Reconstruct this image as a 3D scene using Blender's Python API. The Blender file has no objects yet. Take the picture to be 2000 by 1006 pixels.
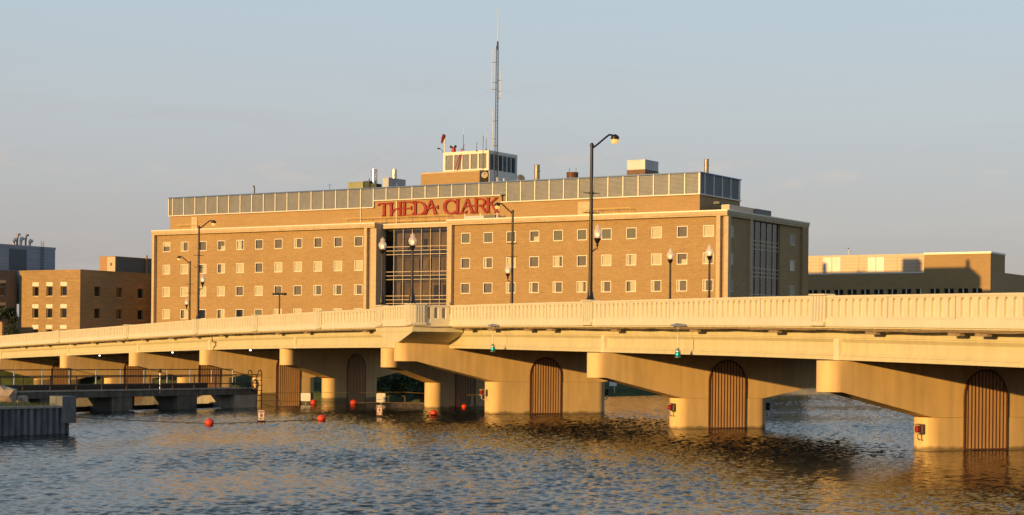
import bpy, bmesh, math, random
import numpy as np
from mathutils import Vector, Matrix
random.seed(7)
C = bpy.context.scene.collection
SC = bpy.context.scene
R = math.radians

# ------------------------------------------------------------------ camera
F_PX, HC, ROLL, HZ = 3600.0, 4.46, 0.010, 688.0      # focal length in photo pixels, eye height, roll, horizon row
cam_d = bpy.data.cameras.new('camera'); cam = bpy.data.objects.new('camera', cam_d); C.objects.link(cam)
cam.location = (0, 0, HC)
cam.rotation_mode = 'QUATERNION'
cam.rotation_quaternion = (Matrix.Rotation(R(90), 3, 'X') @ Matrix.Rotation(ROLL, 3, 'Z')).to_quaternion()
cam_d.sensor_width = 36; cam_d.lens = F_PX / 2000 * 36
cam_d.shift_y = (HZ - 503) / 2000
cam_d.clip_start = 0.5; cam_d.clip_end = 12000
SC.camera = cam

# ------------------------------------------------------------------ world, sun, exposure
SUN_EL, SUN_AZ = R(8.1), R(42)                       # low sun behind the camera's left shoulder
to_sun = Vector((-math.sin(SUN_AZ) * math.cos(SUN_EL), -math.cos(SUN_AZ) * math.cos(SUN_EL), math.sin(SUN_EL)))
world = bpy.data.worlds.new('World'); SC.world = world; world.use_nodes = True
wn = world.node_tree; wn.nodes.clear()
out = wn.nodes.new('ShaderNodeOutputWorld'); bg = wn.nodes.new('ShaderNodeBackground')
sky = wn.nodes.new('ShaderNodeTexSky'); sky.sky_type = 'NISHITA'; sky.sun_disc = False
sky.sun_elevation = SUN_EL; sky.sun_rotation = math.atan2(to_sun.x, to_sun.y) % (2 * math.pi)
sky.air_density = 1.0; sky.dust_density = 0.6; sky.ozone_density = 1.5; sky.altitude = 200
bg.inputs['Strength'].default_value = 0.10
def wnode(t, **kw):
    n = wn.nodes.new(t)
    for k, v in kw.items(): setattr(n, k, v)
    return n
tcw = wnode('ShaderNodeTexCoord'); spw = wnode('ShaderNodeSeparateXYZ'); wn.links.new(tcw.outputs['Generated'], spw.inputs[0])
rw = wnode('ShaderNodeValToRGB'); cr_ = rw.color_ramp                      # hazy evening veil: depends on height above the horizon only
stops = [(0.0, (0.37, 0.32, 0.325)), (0.045, (0.395, 0.355, 0.375)), (0.085, (0.455, 0.435, 0.455)), (0.13, (0.495, 0.520, 0.545)), (0.19, (0.48, 0.565, 0.628)), (0.36, (0.24, 0.345, 0.44)), (1.0, (0.09, 0.155, 0.26))]
while len(cr_.elements) < len(stops): cr_.elements.new(0.5)
for el, (p_, c_) in zip(cr_.elements, stops): el.position = p_; el.color = (*c_, 1)
wn.links.new(spw.outputs[2], rw.inputs[0])
mpw = wnode('ShaderNodeMapping'); mpw.inputs['Scale'].default_value = (7, 7, 60); mpw.inputs['Location'].default_value = (1.3, 0.4, 0); wn.links.new(tcw.outputs['Generated'], mpw.inputs['Vector'])
nzw = wnode('ShaderNodeTexNoise'); nzw.inputs['Scale'].default_value = 1.0; nzw.inputs['Detail'].default_value = 6; nzw.inputs['Roughness'].default_value = 0.6; wn.links.new(mpw.outputs[0], nzw.inputs['Vector'])
cw = wnode('ShaderNodeMapRange'); cw.inputs[1].default_value = 0.50; cw.inputs[2].default_value = 0.72; cw.inputs[4].default_value = 0.75; wn.links.new(nzw.outputs['Fac'], cw.inputs[0])
bw = wnode('ShaderNodeMapRange'); bw.inputs[1].default_value = 0.16; bw.inputs[2].default_value = 0.10; wn.links.new(spw.outputs[2], bw.inputs[0])
mw = wnode('ShaderNodeMath', operation='MULTIPLY'); wn.links.new(cw.outputs[0], mw.inputs[0]); wn.links.new(bw.outputs[0], mw.inputs[1])
cm = wnode('ShaderNodeMixRGB', blend_type='MIX'); cm.inputs[2].default_value = (0.47, 0.43, 0.44, 1); wn.links.new(mw.outputs[0], cm.inputs[0]); wn.links.new(rw.outputs[0], cm.inputs[1])
mp3 = wnode('ShaderNodeMapping'); mp3.inputs['Scale'].default_value = (26, 26, 95); mp3.inputs['Location'].default_value = (0.7, 2.1, 0.3); wn.links.new(tcw.outputs['Generated'], mp3.inputs['Vector'])
nz3 = wnode('ShaderNodeTexNoise'); nz3.inputs['Scale'].default_value = 1.0; nz3.inputs['Detail'].default_value = 5; nz3.inputs['Roughness'].default_value = 0.55; wn.links.new(mp3.outputs[0], nz3.inputs['Vector'])
m3 = wnode('ShaderNodeMapRange'); m3.inputs[1].default_value = 0.53; m3.inputs[2].default_value = 0.68; m3.inputs[4].default_value = 0.5; wn.links.new(nz3.outputs['Fac'], m3.inputs[0])
r3 = wnode('ShaderNodeValToRGB'); e3 = r3.color_ramp.elements; e3[0].position = 0.080; e3[0].color = (0, 0, 0, 1); e3[1].position = 0.115; e3[1].color = (0, 0, 0, 1); e_ = e3.new(0.098); e_.color = (1, 1, 1, 1); wn.links.new(spw.outputs[2], r3.inputs[0])
m4 = wnode('ShaderNodeMath', operation='MULTIPLY'); wn.links.new(m3.outputs[0], m4.inputs[0]); wn.links.new(r3.outputs[0], m4.inputs[1])
cm2 = wnode('ShaderNodeMixRGB', blend_type='MIX'); cm2.inputs[2].default_value = (0.60, 0.50, 0.46, 1); wn.links.new(m4.outputs[0], cm2.inputs[0]); wn.links.new(cm.outputs[0], cm2.inputs[1]); cm = cm2
sc1 = wnode('ShaderNodeVectorMath', operation='SCALE'); sc1.inputs['Scale'].default_value = 9.0; wn.links.new(cm.outputs[0], sc1.inputs[0])
sc2 = wnode('ShaderNodeVectorMath', operation='SCALE'); sc2.inputs['Scale'].default_value = 0.25; wn.links.new(sky.outputs[0], sc2.inputs[0])
ad_ = wnode('ShaderNodeVectorMath', operation='ADD'); wn.links.new(sc1.outputs[0], ad_.inputs[0]); wn.links.new(sc2.outputs[0], ad_.inputs[1])
wn.links.new(ad_.outputs[0], bg.inputs['Color']); wn.links.new(bg.outputs[0], out.inputs['Surface'])
sun_d = bpy.data.lights.new('sun', 'SUN'); sun_d.energy = 5.0; sun_d.angle = R(0.55); sun_d.color = (1.0, 0.588, 0.18)
sun = bpy.data.objects.new('sun', sun_d); C.objects.link(sun)
sun.rotation_euler = to_sun.to_track_quat('Z', 'Y').to_euler(); sun.location = (-60, -60, 40)
SC.view_settings.view_transform = 'Standard'; SC.view_settings.look = 'None'
SC.cycles.caustics_reflective = False; SC.cycles.caustics_refractive = False
SC.view_settings.exposure = 0.0; SC.view_settings.gamma = 1.0; SC.view_settings.use_curve_mapping = False

# ------------------------------------------------------------------ helpers
def ray(px, py):
    a = px - 1000.0; b = HZ - py
    return Vector(((a - ROLL * b) / F_PX, 1.0, (b + ROLL * a) / F_PX))
def P(px, py, Y):
    d = ray(px, py); return Vector((d.x * Y, Y, HC + d.z * Y))
def PG(px, py, z=0.0):
    d = ray(px, py); t = (z - HC) / d.z; return Vector((d.x * t, t, z))

def tag(o, label=None, cat=None, group=None, kind=None):
    if label: o['label'] = label
    if cat: o['category'] = cat
    if group: o['group'] = group
    if kind: o['kind'] = kind
    return o
def thing(name, label, cat, loc=(0, 0, 0), rz=0.0, group=None):
    o = bpy.data.objects.new(name, None); C.objects.link(o)
    o.location = loc; o.rotation_euler = (0, 0, rz); o.empty_display_size = 0.3
    return tag(o, label, cat, group)
def link_mesh(name, me, parent=None, matrix=None):
    o = bpy.data.objects.new(name, me); C.objects.link(o)
    if parent: o.parent = parent
    if matrix is not None: o.matrix_local = matrix
    return o
def copy_tree(o, parent=None):
    c = o.copy(); C.objects.link(c)
    if parent: c.parent = parent
    for ch in list(o.children): copy_tree(ch, c)
    return c

class MB:
    """collects faces and links them as one mesh object"""
    def __init__(s): s.v = []; s.f = []
    def add(s, vs, fs):
        n = len(s.v); s.v += [tuple(v) for v in vs]; s.f += [tuple(i + n for i in f) for f in fs]; return s
    def box(s, x0, x1, y0, y1, z0, z1, M=None):
        vs = [(x, y, z) for z in (z0, z1) for y in (y0, y1) for x in (x0, x1)]
        if M: vs = [M @ Vector(v) for v in vs]
        return s.add(vs, [(0, 2, 3, 1), (4, 5, 7, 6), (0, 1, 5, 4), (2, 6, 7, 3), (0, 4, 6, 2), (1, 3, 7, 5)])
    def beam(s, a, b, w, h=None):
        a = Vector(a); b = Vector(b); d = b - a; L = d.length
        if L < 1e-6: return s
        h = h or w
        q = d.to_track_quat('X', 'Z').to_matrix().to_4x4(); M = Matrix.Translation(a) @ q
        return s.box(0, L, -w / 2, w / 2, -h / 2, h / 2, M)
    def tube(s, pts, r, n=8, cap=True):
        pts = [Vector(p) for p in pts]; rs = r if isinstance(r, (list, tuple)) else [r] * len(pts)
        rings = []; up = Vector((0, 0, 1))
        for i, p in enumerate(pts):
            d = (pts[min(i + 1, len(pts) - 1)] - pts[max(i - 1, 0)]).normalized()
            u = d.cross(up)
            if u.length < 1e-3: u = d.cross(Vector((1, 0, 0)))
            u.normalize(); w = u.cross(d)
            rings.append([p + u * (rs[i] * math.cos(2 * math.pi * k / n)) + w * (rs[i] * math.sin(2 * math.pi * k / n)) for k in range(n)])
        vs = [v for ring in rings for v in ring]; fs = []
        for i in range(len(rings) - 1):
            for k in range(n):
                k2 = (k + 1) % n; fs.append((i * n + k, i * n + k2, (i + 1) * n + k2, (i + 1) * n + k))
        if cap: fs.append(tuple(range(n))); fs.append(tuple((len(rings) - 1) * n + k for k in range(n)))
        return s.add(vs, fs)
    def lathe(s, prof, c=(0, 0, 0), n=12):
        c = Vector(c); vs = []; fs = []
        for r, z in prof:
            for k in range(n):
                a = 2 * math.pi * k / n; vs.append(c + Vector((r * math.cos(a), r * math.sin(a), z)))
        for i in range(len(prof) - 1):
            for k in range(n):
                k2 = (k + 1) % n; fs.append((i * n + k, i * n + k2, (i + 1) * n + k2, (i + 1) * n + k))
        fs.append(tuple(range(n))); fs.append(tuple((len(prof) - 1) * n + k for k in range(n)))
        return s.add(vs, fs)
    def prism(s, poly, h, M=None):
        """poly in xy, extruded from z=0 to h"""
        n = len(poly); vs = [Vector((x, y, 0)) for x, y in poly] + [Vector((x, y, h)) for x, y in poly]
        if M: vs = [M @ v for v in vs]
        fs = [tuple(range(n - 1, -1, -1)), tuple(range(n, 2 * n))]
        for i in range(n): j = (i + 1) % n; fs.append((i, j, n + j, n + i))
        return s.add(vs, fs)
    def sphere(s, c, r, n=14, m=9, sz=1.0):
        return s.lathe([(max(r * math.sin(math.pi * i / m), 1e-4), -r * sz * math.cos(math.pi * i / m)) for i in range(m + 1)], c, n)
    def mesh(s, name, mat, smooth=False, recalc=True):
        me = bpy.data.meshes.new(name); me.from_pydata(s.v, [], s.f)
        if recalc:
            bm = bmesh.new(); bm.from_mesh(me); bmesh.ops.recalc_face_normals(bm, faces=bm.faces); bm.to_mesh(me); bm.free()
        if mat: me.materials.append(mat)
        if smooth:
            me.shade_smooth()
            try: me.set_sharp_from_angle(angle=R(35))
            except Exception: pass
        return me
    def build(s, name, mat, parent=None, smooth=False, matrix=None):
        return link_mesh(name, s.mesh(name, mat, smooth), parent, matrix)

# ------------------------------------------------------------------ materials
def nd(nt, t, **kw):
    n = nt.nodes.new(t)
    for k, v in kw.items(): setattr(n, k, v)
    return n
def mat(name, col, rough=0.7, metal=0.0, var=0.0, vscale=(1, 1, 1), streak=0.0, bump=0.0, bscale=20, spec=0.5, coord='pos', dark=None, emit=0, ecol=None):
    m = bpy.data.materials.new(name); m.use_nodes = True; nt = m.node_tree
    b = nt.nodes['Principled BSDF']; b.inputs['Roughness'].default_value = rough; b.inputs['Metallic'].default_value = metal
    b.inputs['Specular IOR Level'].default_value = spec
    b.inputs['Base Color'].default_value = (*col, 1)
    if emit:
        b.inputs['Emission Color'].default_value = (*(ecol or col), 1); b.inputs['Emission Strength'].default_value = emit
    if var or streak or bump:
        if coord == 'pos': src = nd(nt, 'ShaderNodeNewGeometry').outputs['Position']
        else: src = nd(nt, 'ShaderNodeTexCoord').outputs['Object']
        mp = nd(nt, 'ShaderNodeMapping'); mp.inputs['Scale'].default_value = vscale; nt.links.new(src, mp.inputs['Vector'])
        nz = nd(nt, 'ShaderNodeTexNoise'); nz.inputs['Scale'].default_value = 1.0; nz.inputs['Detail'].default_value = 6; nz.inputs['Roughness'].default_value = 0.62
        nt.links.new(mp.outputs[0], nz.inputs['Vector'])
        rmp = nd(nt, 'ShaderNodeValToRGB'); e = rmp.color_ramp.elements
        lo = dark or tuple(c * (1 - var) for c in col); hi = tuple(min(1, c * (1 + var)) for c in col)
        e[0].position = 0.32; e[1].position = 0.68; e[0].color = (*lo, 1); e[1].color = (*hi, 1)
        nt.links.new(nz.outputs['Fac'], rmp.inputs[0]); last = rmp.outputs[0]
        if streak:                                     # weather streaks running down the surface
            mp2 = nd(nt, 'ShaderNodeMapping'); mp2.inputs['Scale'].default_value = (2.6, 2.6, 0.22); nt.links.new(src, mp2.inputs['Vector'])
            n2 = nd(nt, 'ShaderNodeTexNoise'); n2.inputs['Scale'].default_value = 1; n2.inputs['Detail'].default_value = 5; nt.links.new(mp2.outputs[0], n2.inputs['Vector'])
            r2 = nd(nt, 'ShaderNodeValToRGB'); r2.color_ramp.elements[0].position = 0.38; r2.color_ramp.elements[1].position = 0.62
            r2.color_ramp.elements[0].color = (1 - streak, 1 - streak, 1 - streak, 1); r2.color_ramp.elements[1].color = (1, 1, 1, 1)
            nt.links.new(n2.outputs['Fac'], r2.inputs[0])
            mx = nd(nt, 'ShaderNodeMixRGB', blend_type='MULTIPLY'); mx.inputs[0].default_value = 1
            nt.links.new(last, mx.inputs[1]); nt.links.new(r2.outputs[0], mx.inputs[2]); last = mx.outputs[0]
        nt.links.new(last, b.inputs['Base Color'])
        if bump:
            n3 = nd(nt, 'ShaderNodeTexNoise'); n3.inputs['Scale'].default_value = bscale; n3.inputs['Detail'].default_value = 5; nt.links.new(src, n3.inputs['Vector'])
            bp = nd(nt, 'ShaderNodeBump'); bp.inputs['Strength'].default_value = bump; bp.inputs['Distance'].default_value = 0.02
            nt.links.new(n3.outputs['Fac'], bp.inputs['Height']); nt.links.new(bp.outputs[0], b.inputs['Normal'])
    return m

def brick_mat(name, c1, c2, mortar, big=0.12):
    m = bpy.data.materials.new(name); m.use_nodes = True; nt = m.node_tree; b = nt.nodes['Principled BSDF']
    b.inputs['Roughness'].default_value = 0.85; b.inputs['Specular IOR Level'].default_value = 0.25
    tc = nd(nt, 'ShaderNodeTexCoord'); sp = nd(nt, 'ShaderNodeSeparateXYZ'); nt.links.new(tc.outputs['Object'], sp.inputs[0])
    ad = nd(nt, 'ShaderNodeMath', operation='ADD'); nt.links.new(sp.outputs[0], ad.inputs[0]); nt.links.new(sp.outputs[1], ad.inputs[1])
    cb = nd(nt, 'ShaderNodeCombineXYZ'); nt.links.new(ad.outputs[0], cb.inputs[0]); nt.links.new(sp.outputs[2], cb.inputs[1])
    bk = nd(nt, 'ShaderNodeTexBrick'); bk.inputs['Scale'].default_value = 1.0
    bk.inputs['Brick Width'].default_value = 0.31; bk.inputs['Row Height'].default_value = 0.1; bk.inputs['Mortar Size'].default_value = 0.009
    bk.inputs['Color1'].default_value = (*c1, 1); bk.inputs['Color2'].default_value = (*c2, 1); bk.inputs['Mortar'].default_value = (*mortar, 1)
    nt.links.new(cb.outputs[0], bk.inputs['Vector'])
    last = bk.outputs['Color']
    for sc, amt in (((0.55, 3.2, 1), big), ((0.09, 0.2, 1), big * 0.8), ((2.4, 9, 1), big)):    # mottled courses and broad patches
        mp = nd(nt, 'ShaderNodeMapping'); mp.inputs['Scale'].default_value = sc; nt.links.new(cb.outputs[0], mp.inputs['Vector'])
        nz = nd(nt, 'ShaderNodeTexNoise'); nz.inputs['Scale'].default_value = 1; nz.inputs['Detail'].default_value = 5; nz.inputs['Roughness'].default_value = 0.65
        nt.links.new(mp.outputs[0], nz.inputs['Vector'])
        r = nd(nt, 'ShaderNodeValToRGB'); r.color_ramp.elements[0].position = 0.3; r.color_ramp.elements[1].position = 0.7
        r.color_ramp.elements[0].color = (1 - amt * 1.4, 1 - amt * 1.5, 1 - amt * 1.6, 1); r.color_ramp.elements[1].color = (1 + amt, 1 + amt, 1 + amt, 1)
        nt.links.new(nz.outputs['Fac'], r.inputs[0])
        mx = nd(nt, 'ShaderNodeMixRGB', blend_type='MULTIPLY'); mx.inputs[0].default_value = 1
        nt.links.new(last, mx.inputs[1]); nt.links.new(r.outputs[0], mx.inputs[2]); last = mx.outputs[0]
    nt.links.new(last, b.inputs['Base Color'])
    bp = nd(nt, 'ShaderNodeBump'); bp.inputs['Strength'].default_value = 0.4; bp.inputs['Distance'].default_value = 0.01
    nt.links.new(bk.outputs['Fac'], bp.inputs['Height']); bp.invert = True; nt.links.new(bp.outputs[0], b.inputs['Normal'])
    return m

def glass_mat(name, tint, base, gloss=0.12, rough=0.03):
    m = bpy.data.materials.new(name); m.use_nodes = True; nt = m.node_tree; nt.nodes.clear()
    o = nd(nt, 'ShaderNodeOutputMaterial'); t = nd(nt, 'ShaderNodeBsdfTransparent'); t.inputs[0].default_value = (*tint, 1)
    g = nd(nt, 'ShaderNodeBsdfGlossy'); g.inputs['Roughness'].default_value = rough; g.inputs['Color'].default_value = (0.9, 0.92, 0.95, 1)
    fr = nd(nt, 'ShaderNodeFresnel'); fr.inputs['IOR'].default_value = 1.5
    ad = nd(nt, 'ShaderNodeMath', operation='ADD'); ad.inputs[1].default_value = gloss; ad.use_clamp = True
    nt.links.new(fr.outputs[0], ad.inputs[0])
    ge = nd(nt, 'ShaderNodeNewGeometry'); iv = nd(nt, 'ShaderNodeMath', operation='SUBTRACT'); iv.inputs[0].default_value = 1.0; nt.links.new(ge.outputs['Backfacing'], iv.inputs[1])
    pm = nd(nt, 'ShaderNodeMath', operation='MULTIPLY'); nt.links.new(ad.outputs[0], pm.inputs[0]); nt.links.new(iv.outputs[0], pm.inputs[1])   # only the outer skin of a pane mirrors
    mx = nd(nt, 'ShaderNodeMixShader'); nt.links.new(pm.outputs[0], mx.inputs[0]); nt.links.new(t.outputs[0], mx.inputs[1]); nt.links.new(g.outputs[0], mx.inputs[2])
    nt.links.new(mx.outputs[0], o.inputs['Surface']); return m

def water_mat(name):
    m = bpy.data.materials.new(name); m.use_nodes = True; nt = m.node_tree; b = nt.nodes['Principled BSDF']
    b.inputs['Base Color'].default_value = (0.010, 0.016, 0.018, 1); b.inputs['Roughness'].default_value = 0.11; b.inputs['IOR'].default_value = 1.33
    g = nd(nt, 'ShaderNodeNewGeometry'); last = None
    hs = None
    for sc, amp, det, rot in (((3.1, 4.2, 1), 0.5, 2, -18), ((1.3, 1.9, 1), 0.9, 2, 25)):
        mp = nd(nt, 'ShaderNodeMapping'); mp.inputs['Scale'].default_value = sc; mp.inputs['Rotation'].default_value = (0, 0, R(rot)); nt.links.new(g.outputs['Position'], mp.inputs['Vector'])
        nz = nd(nt, 'ShaderNodeTexNoise'); nz.inputs['Scale'].default_value = 1; nz.inputs['Detail'].default_value = det; nz.inputs['Roughness'].default_value = 0.5; nz.inputs['Distortion'].default_value = 0.4
        nt.links.new(mp.outputs[0], nz.inputs['Vector'])
        mu = nd(nt, 'ShaderNodeMath', operation='MULTIPLY'); mu.inputs[1].default_value = amp; nt.links.new(nz.outputs['Fac'], mu.inputs[0])
        if hs is None: hs = mu.outputs[0]
        else:
            ad = nd(nt, 'ShaderNodeMath', operation='ADD'); nt.links.new(hs, ad.inputs[0]); nt.links.new(mu.outputs[0], ad.inputs[1]); hs = ad.outputs[0]
    bp = nd(nt, 'ShaderNodeBump'); bp.inputs['Strength'].default_value = 1.0; bp.inputs['Distance'].default_value = 0.03
    nt.links.new(hs, bp.inputs['Height']); nt.links.new(bp.outputs[0], b.inputs['Normal'])
    return m

M = {}
M['cream'] = mat('cream_paint', (0.66, 0.60, 0.40), 0.6, var=0.05, vscale=(0.7, 0.7, 0.9), streak=0.08, bump=0.15, bscale=14, spec=0.3)
M['cream2'] = mat('cream_paint_parapet', (0.72, 0.67, 0.54), 0.6, var=0.045, vscale=(0.8, 0.8, 1.1), streak=0.05, bump=0.12, bscale=18, spec=0.3)
M['pier'] = mat('pier_paint', (0.82, 0.585, 0.29), 0.65, var=0.09, vscale=(0.5, 0.5, 0.35), streak=0.13, bump=0.3, bscale=9, spec=0.3)
_nt = M['pier'].node_tree; _b = _nt.nodes['Principled BSDF']; _l = _b.inputs['Base Color'].links[0].from_socket
_g = nd(_nt, 'ShaderNodeNewGeometry'); _s = nd(_nt, 'ShaderNodeSeparateXYZ'); _nt.links.new(_g.outputs['Position'], _s.inputs[0])
_n = nd(_nt, 'ShaderNodeTexNoise'); _n.inputs['Scale'].default_value = 1.7; _n.inputs['Detail'].default_value = 4; _nt.links.new(_g.outputs['Position'], _n.inputs['Vector'])
_a = nd(_nt, 'ShaderNodeMath', operation='MULTIPLY_ADD'); _a.inputs[1].default_value = -0.35; _nt.links.new(_n.outputs['Fac'], _a.inputs[0]); _nt.links.new(_s.outputs[2], _a.inputs[2])
_m = nd(_nt, 'ShaderNodeMapRange'); _m.inputs[1].default_value = -0.10; _m.inputs[2].default_value = 0.06; _m.inputs[3].default_value = 0.75; _m.inputs[4].default_value = 0; _nt.links.new(_a.outputs[0], _m.inputs[0])
_x = nd(_nt, 'ShaderNodeMixRGB'); _x.inputs[2].default_value = (0.10, 0.08, 0.045, 1); _nt.links.new(_m.outputs[0], _x.inputs[0]); _nt.links.new(_l, _x.inputs[1]); _nt.links.new(_x.outputs[0], _b.inputs['Base Color'])   # algae line at the water
M['niche'] = mat('niche_paint', (0.70, 0.43, 0.20), 0.7, var=0.1, vscale=(1, 1, 0.5), streak=0.1)
M['bar'] = mat('grate_bar_paint', (0.14, 0.06, 0.03), 0.5, var=0.2, vscale=(3, 3, 3))
M['concrete'] = mat('weathered_concrete', (0.15, 0.14, 0.115), 0.9, var=0.3, vscale=(0.9, 0.9, 1.3), streak=0.35, bump=0.5, bscale=7)
M['concrete_pale'] = mat('pale_concrete', (0.42, 0.38, 0.31), 0.9, var=0.2, vscale=(0.9, 0.9, 1.3), streak=0.2, bump=0.4, bscale=7)
M['asphalt'] = mat('asphalt', (0.05, 0.05, 0.05), 0.9, var=0.2, vscale=(3, 3, 3))
M['steel_dark'] = mat('dark_painted_steel', (0.025, 0.018, 0.016), 0.45, var=0.3, vscale=(4, 4, 2), spec=0.5)
M['pole'] = mat('black_pole_paint', (0.016, 0.010, 0.008), 0.42, var=0.2, vscale=(4, 4, 1))
M['rail'] = mat('rusty_rail_paint', (0.05, 0.03, 0.022), 0.55, var=0.35, vscale=(5, 5, 5))
M['galv'] = mat('galvanised_steel', (0.55, 0.55, 0.53), 0.38, metal=0.85, var=0.15, vscale=(3, 3, 1.5))
M['stain'] = mat('stainless_duct', (0.66, 0.64, 0.60), 0.28, metal=0.9, var=0.12, vscale=(2, 2, 1))
M['flue'] = mat('bronzed_flue', (0.34, 0.29, 0.22), 0.42, metal=0.55, var=0.2, vscale=(3, 3, 1))
M['brick'] = brick_mat('tan_brick', (0.395, 0.258, 0.118), (0.475, 0.32, 0.152), (0.38, 0.28, 0.17), 0.075)
M['brick_old'] = brick_mat('mottled_brick', (0.37, 0.245, 0.112), (0.46, 0.315, 0.155), (0.36, 0.265, 0.155), 0.13)
M['brick_shade_toned'] = brick_mat('shade_darkened_brick', (0.16, 0.12, 0.08), (0.21, 0.155, 0.105), (0.2, 0.16, 0.12), 0.1)  # the wing's shade is put into this darker brick colour
M['brick_smooth'] = brick_mat('smooth_orange_brick', (0.42, 0.275, 0.125), (0.46, 0.305, 0.145), (0.37, 0.27, 0.16), 0.06)
M['stone'] = mat('limestone_trim', (0.60, 0.47, 0.30), 0.8, var=0.1, vscale=(0.6, 0.6, 2), streak=0.1)
M['winframe'] = mat('pale_window_frame', (0.80, 0.74, 0.64), 0.5, var=0.05, vscale=(2, 2, 2))
M['mullion'] = mat('champagne_mullion', (0.52, 0.43, 0.33), 0.4, metal=0.2, var=0.05, vscale=(1, 1, 1))
M['curtain'] = mat('cream_curtain', (0.86, 0.80, 0.58), 0.9, var=0.05, vscale=(4, 4, 0.3), coord='obj')
M['sheer'] = mat('grey_sheer_blind', (0.235, 0.195, 0.15), 0.9, var=0.12, vscale=(1.2, 1.2, 0.8))
M['green_sheer'] = mat('olive_sheer_curtain', (0.27, 0.26, 0.17), 0.9, var=0.06, vscale=(4, 4, 0.3), coord='obj')
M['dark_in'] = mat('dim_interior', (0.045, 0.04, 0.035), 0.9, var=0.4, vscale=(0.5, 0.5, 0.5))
M['tan_in'] = mat('tan_interior', (0.40, 0.32, 0.20), 0.9, var=0.45, vscale=(0.55, 0.55, 0.25))
M['glass'] = glass_mat('window_glass', (0.92, 0.92, 0.90), None, 0.02)
M['glass_bay'] = glass_mat('tinted_bay_glass', (0.74, 0.70, 0.62), None, 0.03)
M['glass_dark'] = mat('dark_window_glass', (0.012, 0.013, 0.016), 0.06, spec=0.6)
M['louver'] = mat('silver_louver', (0.40, 0.42, 0.46), 0.45, metal=0.4, var=0.08, vscale=(0.8, 0.8, 0.5))
M['louver_post'] = mat('bright_louver_post', (0.80, 0.74, 0.64), 0.4, metal=0.1, var=0.04, vscale=(1, 1, 1))
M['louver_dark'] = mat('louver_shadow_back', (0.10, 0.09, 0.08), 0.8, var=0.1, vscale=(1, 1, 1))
M['blue_cap'] = mat('blue_metal_coping', (0.10, 0.17, 0.36), 0.35, metal=0.3, var=0.1, vscale=(1, 1, 1))
M['sign_red'] = mat('deep_red_sign_letters', (0.30, 0.012, 0.009), 0.6, var=0.1, vscale=(2, 2, 2))
M['white_paint'] = mat('white_paint', (0.80, 0.77, 0.70), 0.55, var=0.06, vscale=(2, 2, 2))
M['red_paint'] = mat('red_paint', (0.42, 0.03, 0.015), 0.45, var=0.12, vscale=(3, 3, 3))
M['buoy'] = mat('buoy_orange_red', (0.75, 0.065, 0.02), 0.38, var=0.1, vscale=(4, 4, 4))
M['rope'] = mat('yellow_brown_rope', (0.26, 0.16, 0.06), 0.9, var=0.2, vscale=(4, 4, 4))
M['green_box'] = mat('olive_green_equipment', (0.30, 0.31, 0.17), 0.6, var=0.1, vscale=(1, 1, 1))
M['dark_green'] = mat('dark_green_equipment', (0.035, 0.055, 0.04), 0.6, var=0.2, vscale=(2, 2, 2))
M['blue_metal'] = mat('blue_grey_metal_cladding', (0.30, 0.35, 0.43), 0.5, metal=0.15, var=0.06, vscale=(0.2, 0.2, 2.4))
M['blue_dark'] = mat('slate_louvre', (0.10, 0.13, 0.15), 0.6, var=0.1, vscale=(0.3, 0.3, 5))
M['tan_metal'] = mat('tan_metal_cladding', (0.62, 0.48, 0.34), 0.5, var=0.05, vscale=(0.2, 0.2, 2.4))
M['brown_metal_and_shade'] = mat('brown_cladding_and_trim_shade', (0.42, 0.25, 0.13), 0.55, var=0.06, vscale=(0.4, 0.4, 2.4))
M['char_metal'] = mat('charcoal_metal_cladding', (0.14, 0.14, 0.13), 0.55, var=0.08, vscale=(0.2, 0.2, 3))
M['roof'] = mat('roof_gravel', (0.30, 0.26, 0.21), 0.95, var=0.2, vscale=(2, 2, 2))
M['grass'] = mat('grass_ground', (0.05, 0.07, 0.022), 0.95, var=0.4, vscale=(0.9, 0.9, 0.9), bump=0.6, bscale=5)
M['bed'] = mat('river_bed', (0.05, 0.05, 0.04), 0.95, var=0.3, vscale=(0.3, 0.3, 0.3))
M['rock'] = mat('limestone_boulder', (0.44, 0.33, 0.24), 0.9, var=0.25, vscale=(1.6, 1.6, 2.2), bump=0.6, bscale=6)
M['pile'] = mat('steel_sheet_pile', (0.19, 0.205, 0.22), 0.6, metal=0.1, var=0.35, vscale=(1.2, 1.2, 0.5), streak=0.4, bump=0.3, bscale=10)
M['leaf'] = mat('leaf_green', (0.045, 0.075, 0.018), 0.6, var=0.45, vscale=(0.7, 0.7, 0.7))
M['leaf_dark'] = mat('leaf_dark_green', (0.03, 0.05, 0.018), 0.6, var=0.45, vscale=(0.7, 0.7, 0.7))
M['bark'] = mat('bark', (0.07, 0.05, 0.035), 0.9, var=0.3, vscale=(3, 3, 1))
M['water'] = water_mat('river_water')
M['lens'] = mat('lit_amber_lens', (0.80, 0.45, 0.15), 0.3, emit=0.75, ecol=(1.0, 0.52, 0.16))
M['lamp_on'] = mat('lit_lamp_core', (1, 0.8, 0.5), 0.3, emit=1.5, ecol=(1.0, 0.66, 0.34))
M['white_lamp'] = mat('lit_white_lamp', (1, 1, 1), 0.3, emit=5.0, ecol=(1, 0.97, 0.9))
M['green_lens'] = mat('lit_green_lens', (0.0, 0.18, 0.14), 0.15, emit=0.05, ecol=(0.02, 0.9, 0.65))
M['green_spot'] = mat('lit_green_core', (0.1, 0.9, 0.7), 0.2, emit=1.6, ecol=(0.05, 0.9, 0.65))
M['red_lens'] = mat('lit_red_lens', (0.22, 0.006, 0.008), 0.15, emit=0.03, ecol=(0.9, 0.03, 0.02))
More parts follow.
